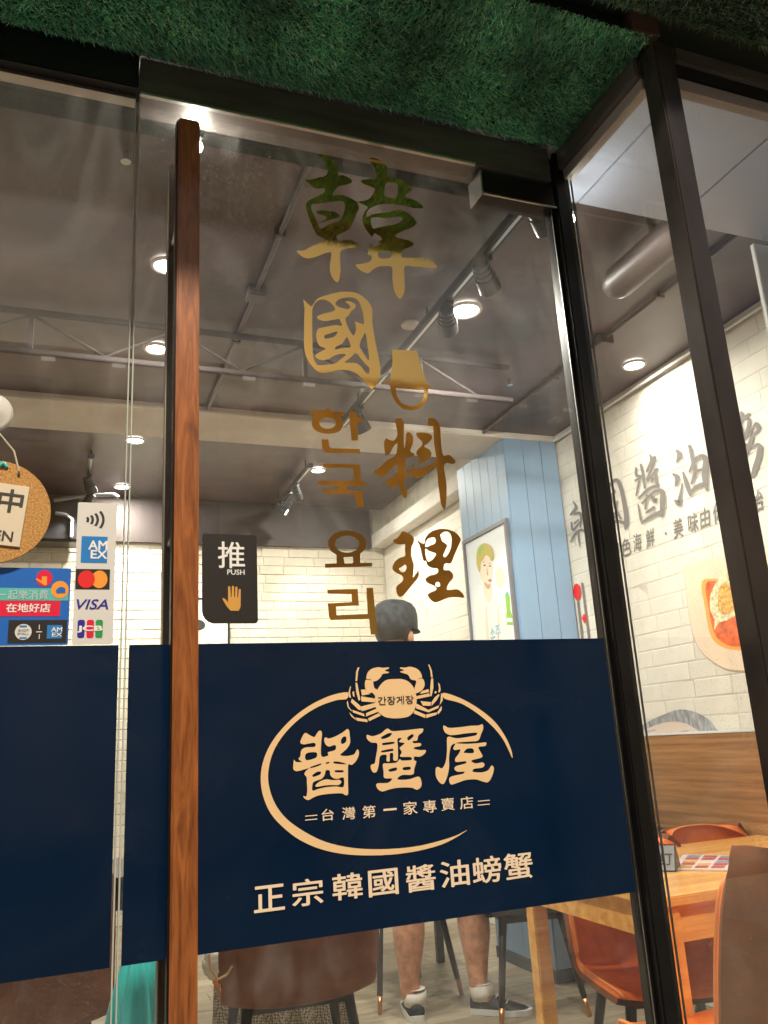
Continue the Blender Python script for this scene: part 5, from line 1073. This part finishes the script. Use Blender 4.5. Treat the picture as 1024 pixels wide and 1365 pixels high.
H = Vector((1.518,2.415,1.735))
ellipsoid('hair', H+Vector((-.018,-.006,.0)), (.091,.104,.11), M_['hairk'], pe, cut=-.62)
# cap: crown, brim pointing away to the right
bm = bmesh.new()
rot = R_(-52)  # facing direction: +x,+y
def capr(v): return Vector((H.x+v[0]*math.cos(rot)-v[1]*math.sin(rot), H.y+v[0]*math.sin(rot)+v[1]*math.cos(rot), H.z+v[2]))
rings = []
for f_, hh in ((1.0,.0),(1.04,.018),(1.05,.045),(1.03,.075),(.97,.105),(.84,.128),(.6,.142),(.3,.148),(.02,.150)):
    rings.append([bm.verts.new(capr((.104*f_*math.cos(a)*(1+.02*math.sin(5*a+hh*60)), .116*f_*math.sin(a)*(1+.02*math.sin(4*a)), hh-.012-.006*math.sin(a)))) for a in [2*math.pi*k/36 for k in range(36)]])
for r0, r1 in zip(rings, rings[1:]):
    for k in range(36): bm.faces.new((r0[k], r0[(k+1)%36], r1[(k+1)%36], r1[k]))
bmesh.ops.recalc_face_normals(bm, faces=bm.faces); frombm('cap_crown', bm, M_['cap'], pe, True)
bm = bmesh.new(); top_, bot_ = [], []
for k in range(13):
    a = R_(20+140*k/12); inn = (.100*math.cos(a), .112*math.sin(a)); out = (.100*math.cos(a)*1.02, .112*math.sin(a)+.075*math.sin(R_(180*k/12)))
    for lst, dz in ((top_, .004), (bot_, 0)): lst.append((bm.verts.new(capr((inn[0], inn[1], -.002+dz))), bm.verts.new(capr((out[0], out[1], -.016+dz)))))
for lst in (top_, bot_):
    for a, b in zip(lst, lst[1:]): bm.faces.new((a[0], b[0], b[1], a[1]))
for a, b, c_, d_ in zip(top_, top_[1:], bot_, bot_[1:]): bm.faces.new((a[1], b[1], d_[1], c_[1]))
bmesh.ops.recalc_face_normals(bm, faces=bm.faces); frombm('cap_brim', bm, M_['cap'], pe, True)
fd = Vector((math.sin(R_(52)), math.cos(R_(52)), 0)); sd = Vector((fd.y, -fd.x, 0))
for s in (-1, 1):
    ellipsoid('ear', H+sd*.083*s+fd*(-.005)+Vector((0,0,-.055)), (.016,.022,.034), M_['skin'], pe, rot=(0,0,rot))
    ellipsoid('eye', H+fd*.088+sd*.032*s+Vector((0,0,-.045)), (.012,.012,.008), M_['white'], pe, rot=(0,0,rot))
ellipsoid('nose', H+fd*.105+Vector((0,0,-.075)), (.014,.02,.022), M_['skin'], pe, rot=(0,0,rot))
ellipsoid('mouth', H+fd*.093+Vector((0,0,-.115)), (.024,.010,.006), M_['plip'], pe, rot=(0,0,rot))
def shoe(c, ang, lab=None):
    ca, sa = math.cos(ang), math.sin(ang)
    T = lambda v: Vector((c[0]+v[0]*ca-v[1]*sa, c[1]+v[0]*sa+v[1]*ca, v[2]))
    s = [(-.085,.034,.030,.070),(-.055,.040,.032,.085),(0,.043,.032,.082),(.05,.048,.028,.060),(.11,.050,.024,.044),(.155,.040,.020,.034),(.178,.018,.016,.022)]
    bm = bmesh.new(); rings = []
    for x, w, zl, h in s: rings.append([bm.verts.new(T((x, w*math.cos(a)*(1 if math.sin(a) < .3 else .86), max(.014, zl+(h-zl)*math.sin(a)) if math.sin(a) > 0 else zl+(zl-.012)*math.sin(a)))) for a in [2*math.pi*k/20 for k in range(20)]])
    for r0, r1 in zip(rings, rings[1:]):
        for k in range(20): bm.faces.new((r0[k], r0[(k+1)%20], r1[(k+1)%20], r1[k]))
    bm.faces.new(rings[0]); bm.faces.new(rings[-1]); bmesh.ops.recalc_face_normals(bm, faces=bm.faces)
    o = frombm('shoe', bm, M_['shoe'], pe, True)
    out = [(-.092,0),(-.085,.033),(-.03,.043),(.05,.050),(.11,.052),(.16,.042),(.186,.012),(.186,-.012),(.16,-.042),(.11,-.052),(.05,-.050),(-.03,-.043),(-.085,-.033)]
    bm = bmesh.new(); f = bm.faces.new([bm.verts.new(T((a, b, .001))) for a, b in catmull(out, 3)]); r = bmesh.ops.extrude_face_region(bm, geom=[f]); bmesh.ops.translate(bm, vec=(0,0,.024), verts=[e for e in r['geom'] if isinstance(e, bmesh.types.BMVert)]); bmesh.ops.recalc_face_normals(bm, faces=bm.faces)
    q = frombm('shoe_sole', bm, M_['sole'], pe, False); q.parent = o; q.location = (0,0,0)
    for k in range(4):
        x = .012+k*.022; z = .086-k*.011; bm = bmesh.new(); tubebm(bm, [T((x,-.026,z-.006)), T((x+.008,0,z+.003)), T((x,.026,z-.006))], .0028, 6); l = frombm('lace', bm, M_['sole'], pe, True); l.parent = o; l.location = (0,0,0)
    bm = bmesh.new(); tubebm(bm, [T((-.03,0,.055)), T((-.032,0,.085)), T((-.036,0,.112)), T((-.036,0,.122))], [.050,.054,.053,.049], 20); frombm('sock', bm, M_['sock'], pe, True)
shoe((1.535,2.51), R_(75)); shoe((1.845,2.37), R_(-38))

# ================================================================== ACROSS THE STREET (seen only in reflections)
ob = thing('opposite_building', (0,-15,0), 'tiled building with lit shop fronts across the street', 'building')
box('facade', (-22,-17,0), (24,-14.5,9.0), M_['facade'], ob)
for k, xx in enumerate(np.arange(-18, 20, 3.2)):
    for fl2, z in enumerate((4.6, 7.0)):
        if (k*7+fl2*3) % 4: box('window', (xx,-14.5,z), (xx+1.5,-14.44,z+1.3), M_['window_lit'], ob)
for k, xx in enumerate(np.arange(-19, 20, 4.8)):
    box('signboard', (xx,-14.5,3.1), (xx+3.6,-14.2,3.9), M_['sign_lit'] if k % 3 else M_['sign_red'], ob)
    box('shop_window', (xx,-14.5,.5), (xx+3.6,-14.44,2.7), M_['window_lit'], ob)

# street lamp on the far kerb: lights the lower part of the shop front from under the canopy edge
sl = thing('street_lamp', (-2.2,-4.7,-.14), 'grey street lamp with lit head at the kerb outside the shop', 'street lamp')
tube('pole', [(-2.2,-4.7,-.14),(-2.2,-4.7,5.8),(-2.1,-4.65,6.2),(-1.6,-4.4,6.4),(-.25,-3.75,6.42)], [.07,.05,.045,.04,.035], M_['dkmetal'], sl, 12)
box('lamp_head', (-.37,-4.0,6.37), (-.13,-3.4,6.46), M_['dkmetal'], sl, .02); box('lamp_lens', (-.33,-3.96,6.350), (-.17,-3.44,6.368), M_['streetled'], sl)
l = bpy.data.lights.new('bulb', 'POINT'); l.energy = 1650; l.color = (1,.87,.70); l.shadow_soft_size = .18
o = bpy.data.objects.new('bulb', l); COL.objects.link(o); o.parent = sl; o.location = Vector((-.25,-3.7,6.25))-sl.location

for k in range(22):
    box('parapet_light', (-15+1.3*k,-14.42,8.64), (-14.75+1.3*k,-14.36,8.70), M_['parapet'], ob)
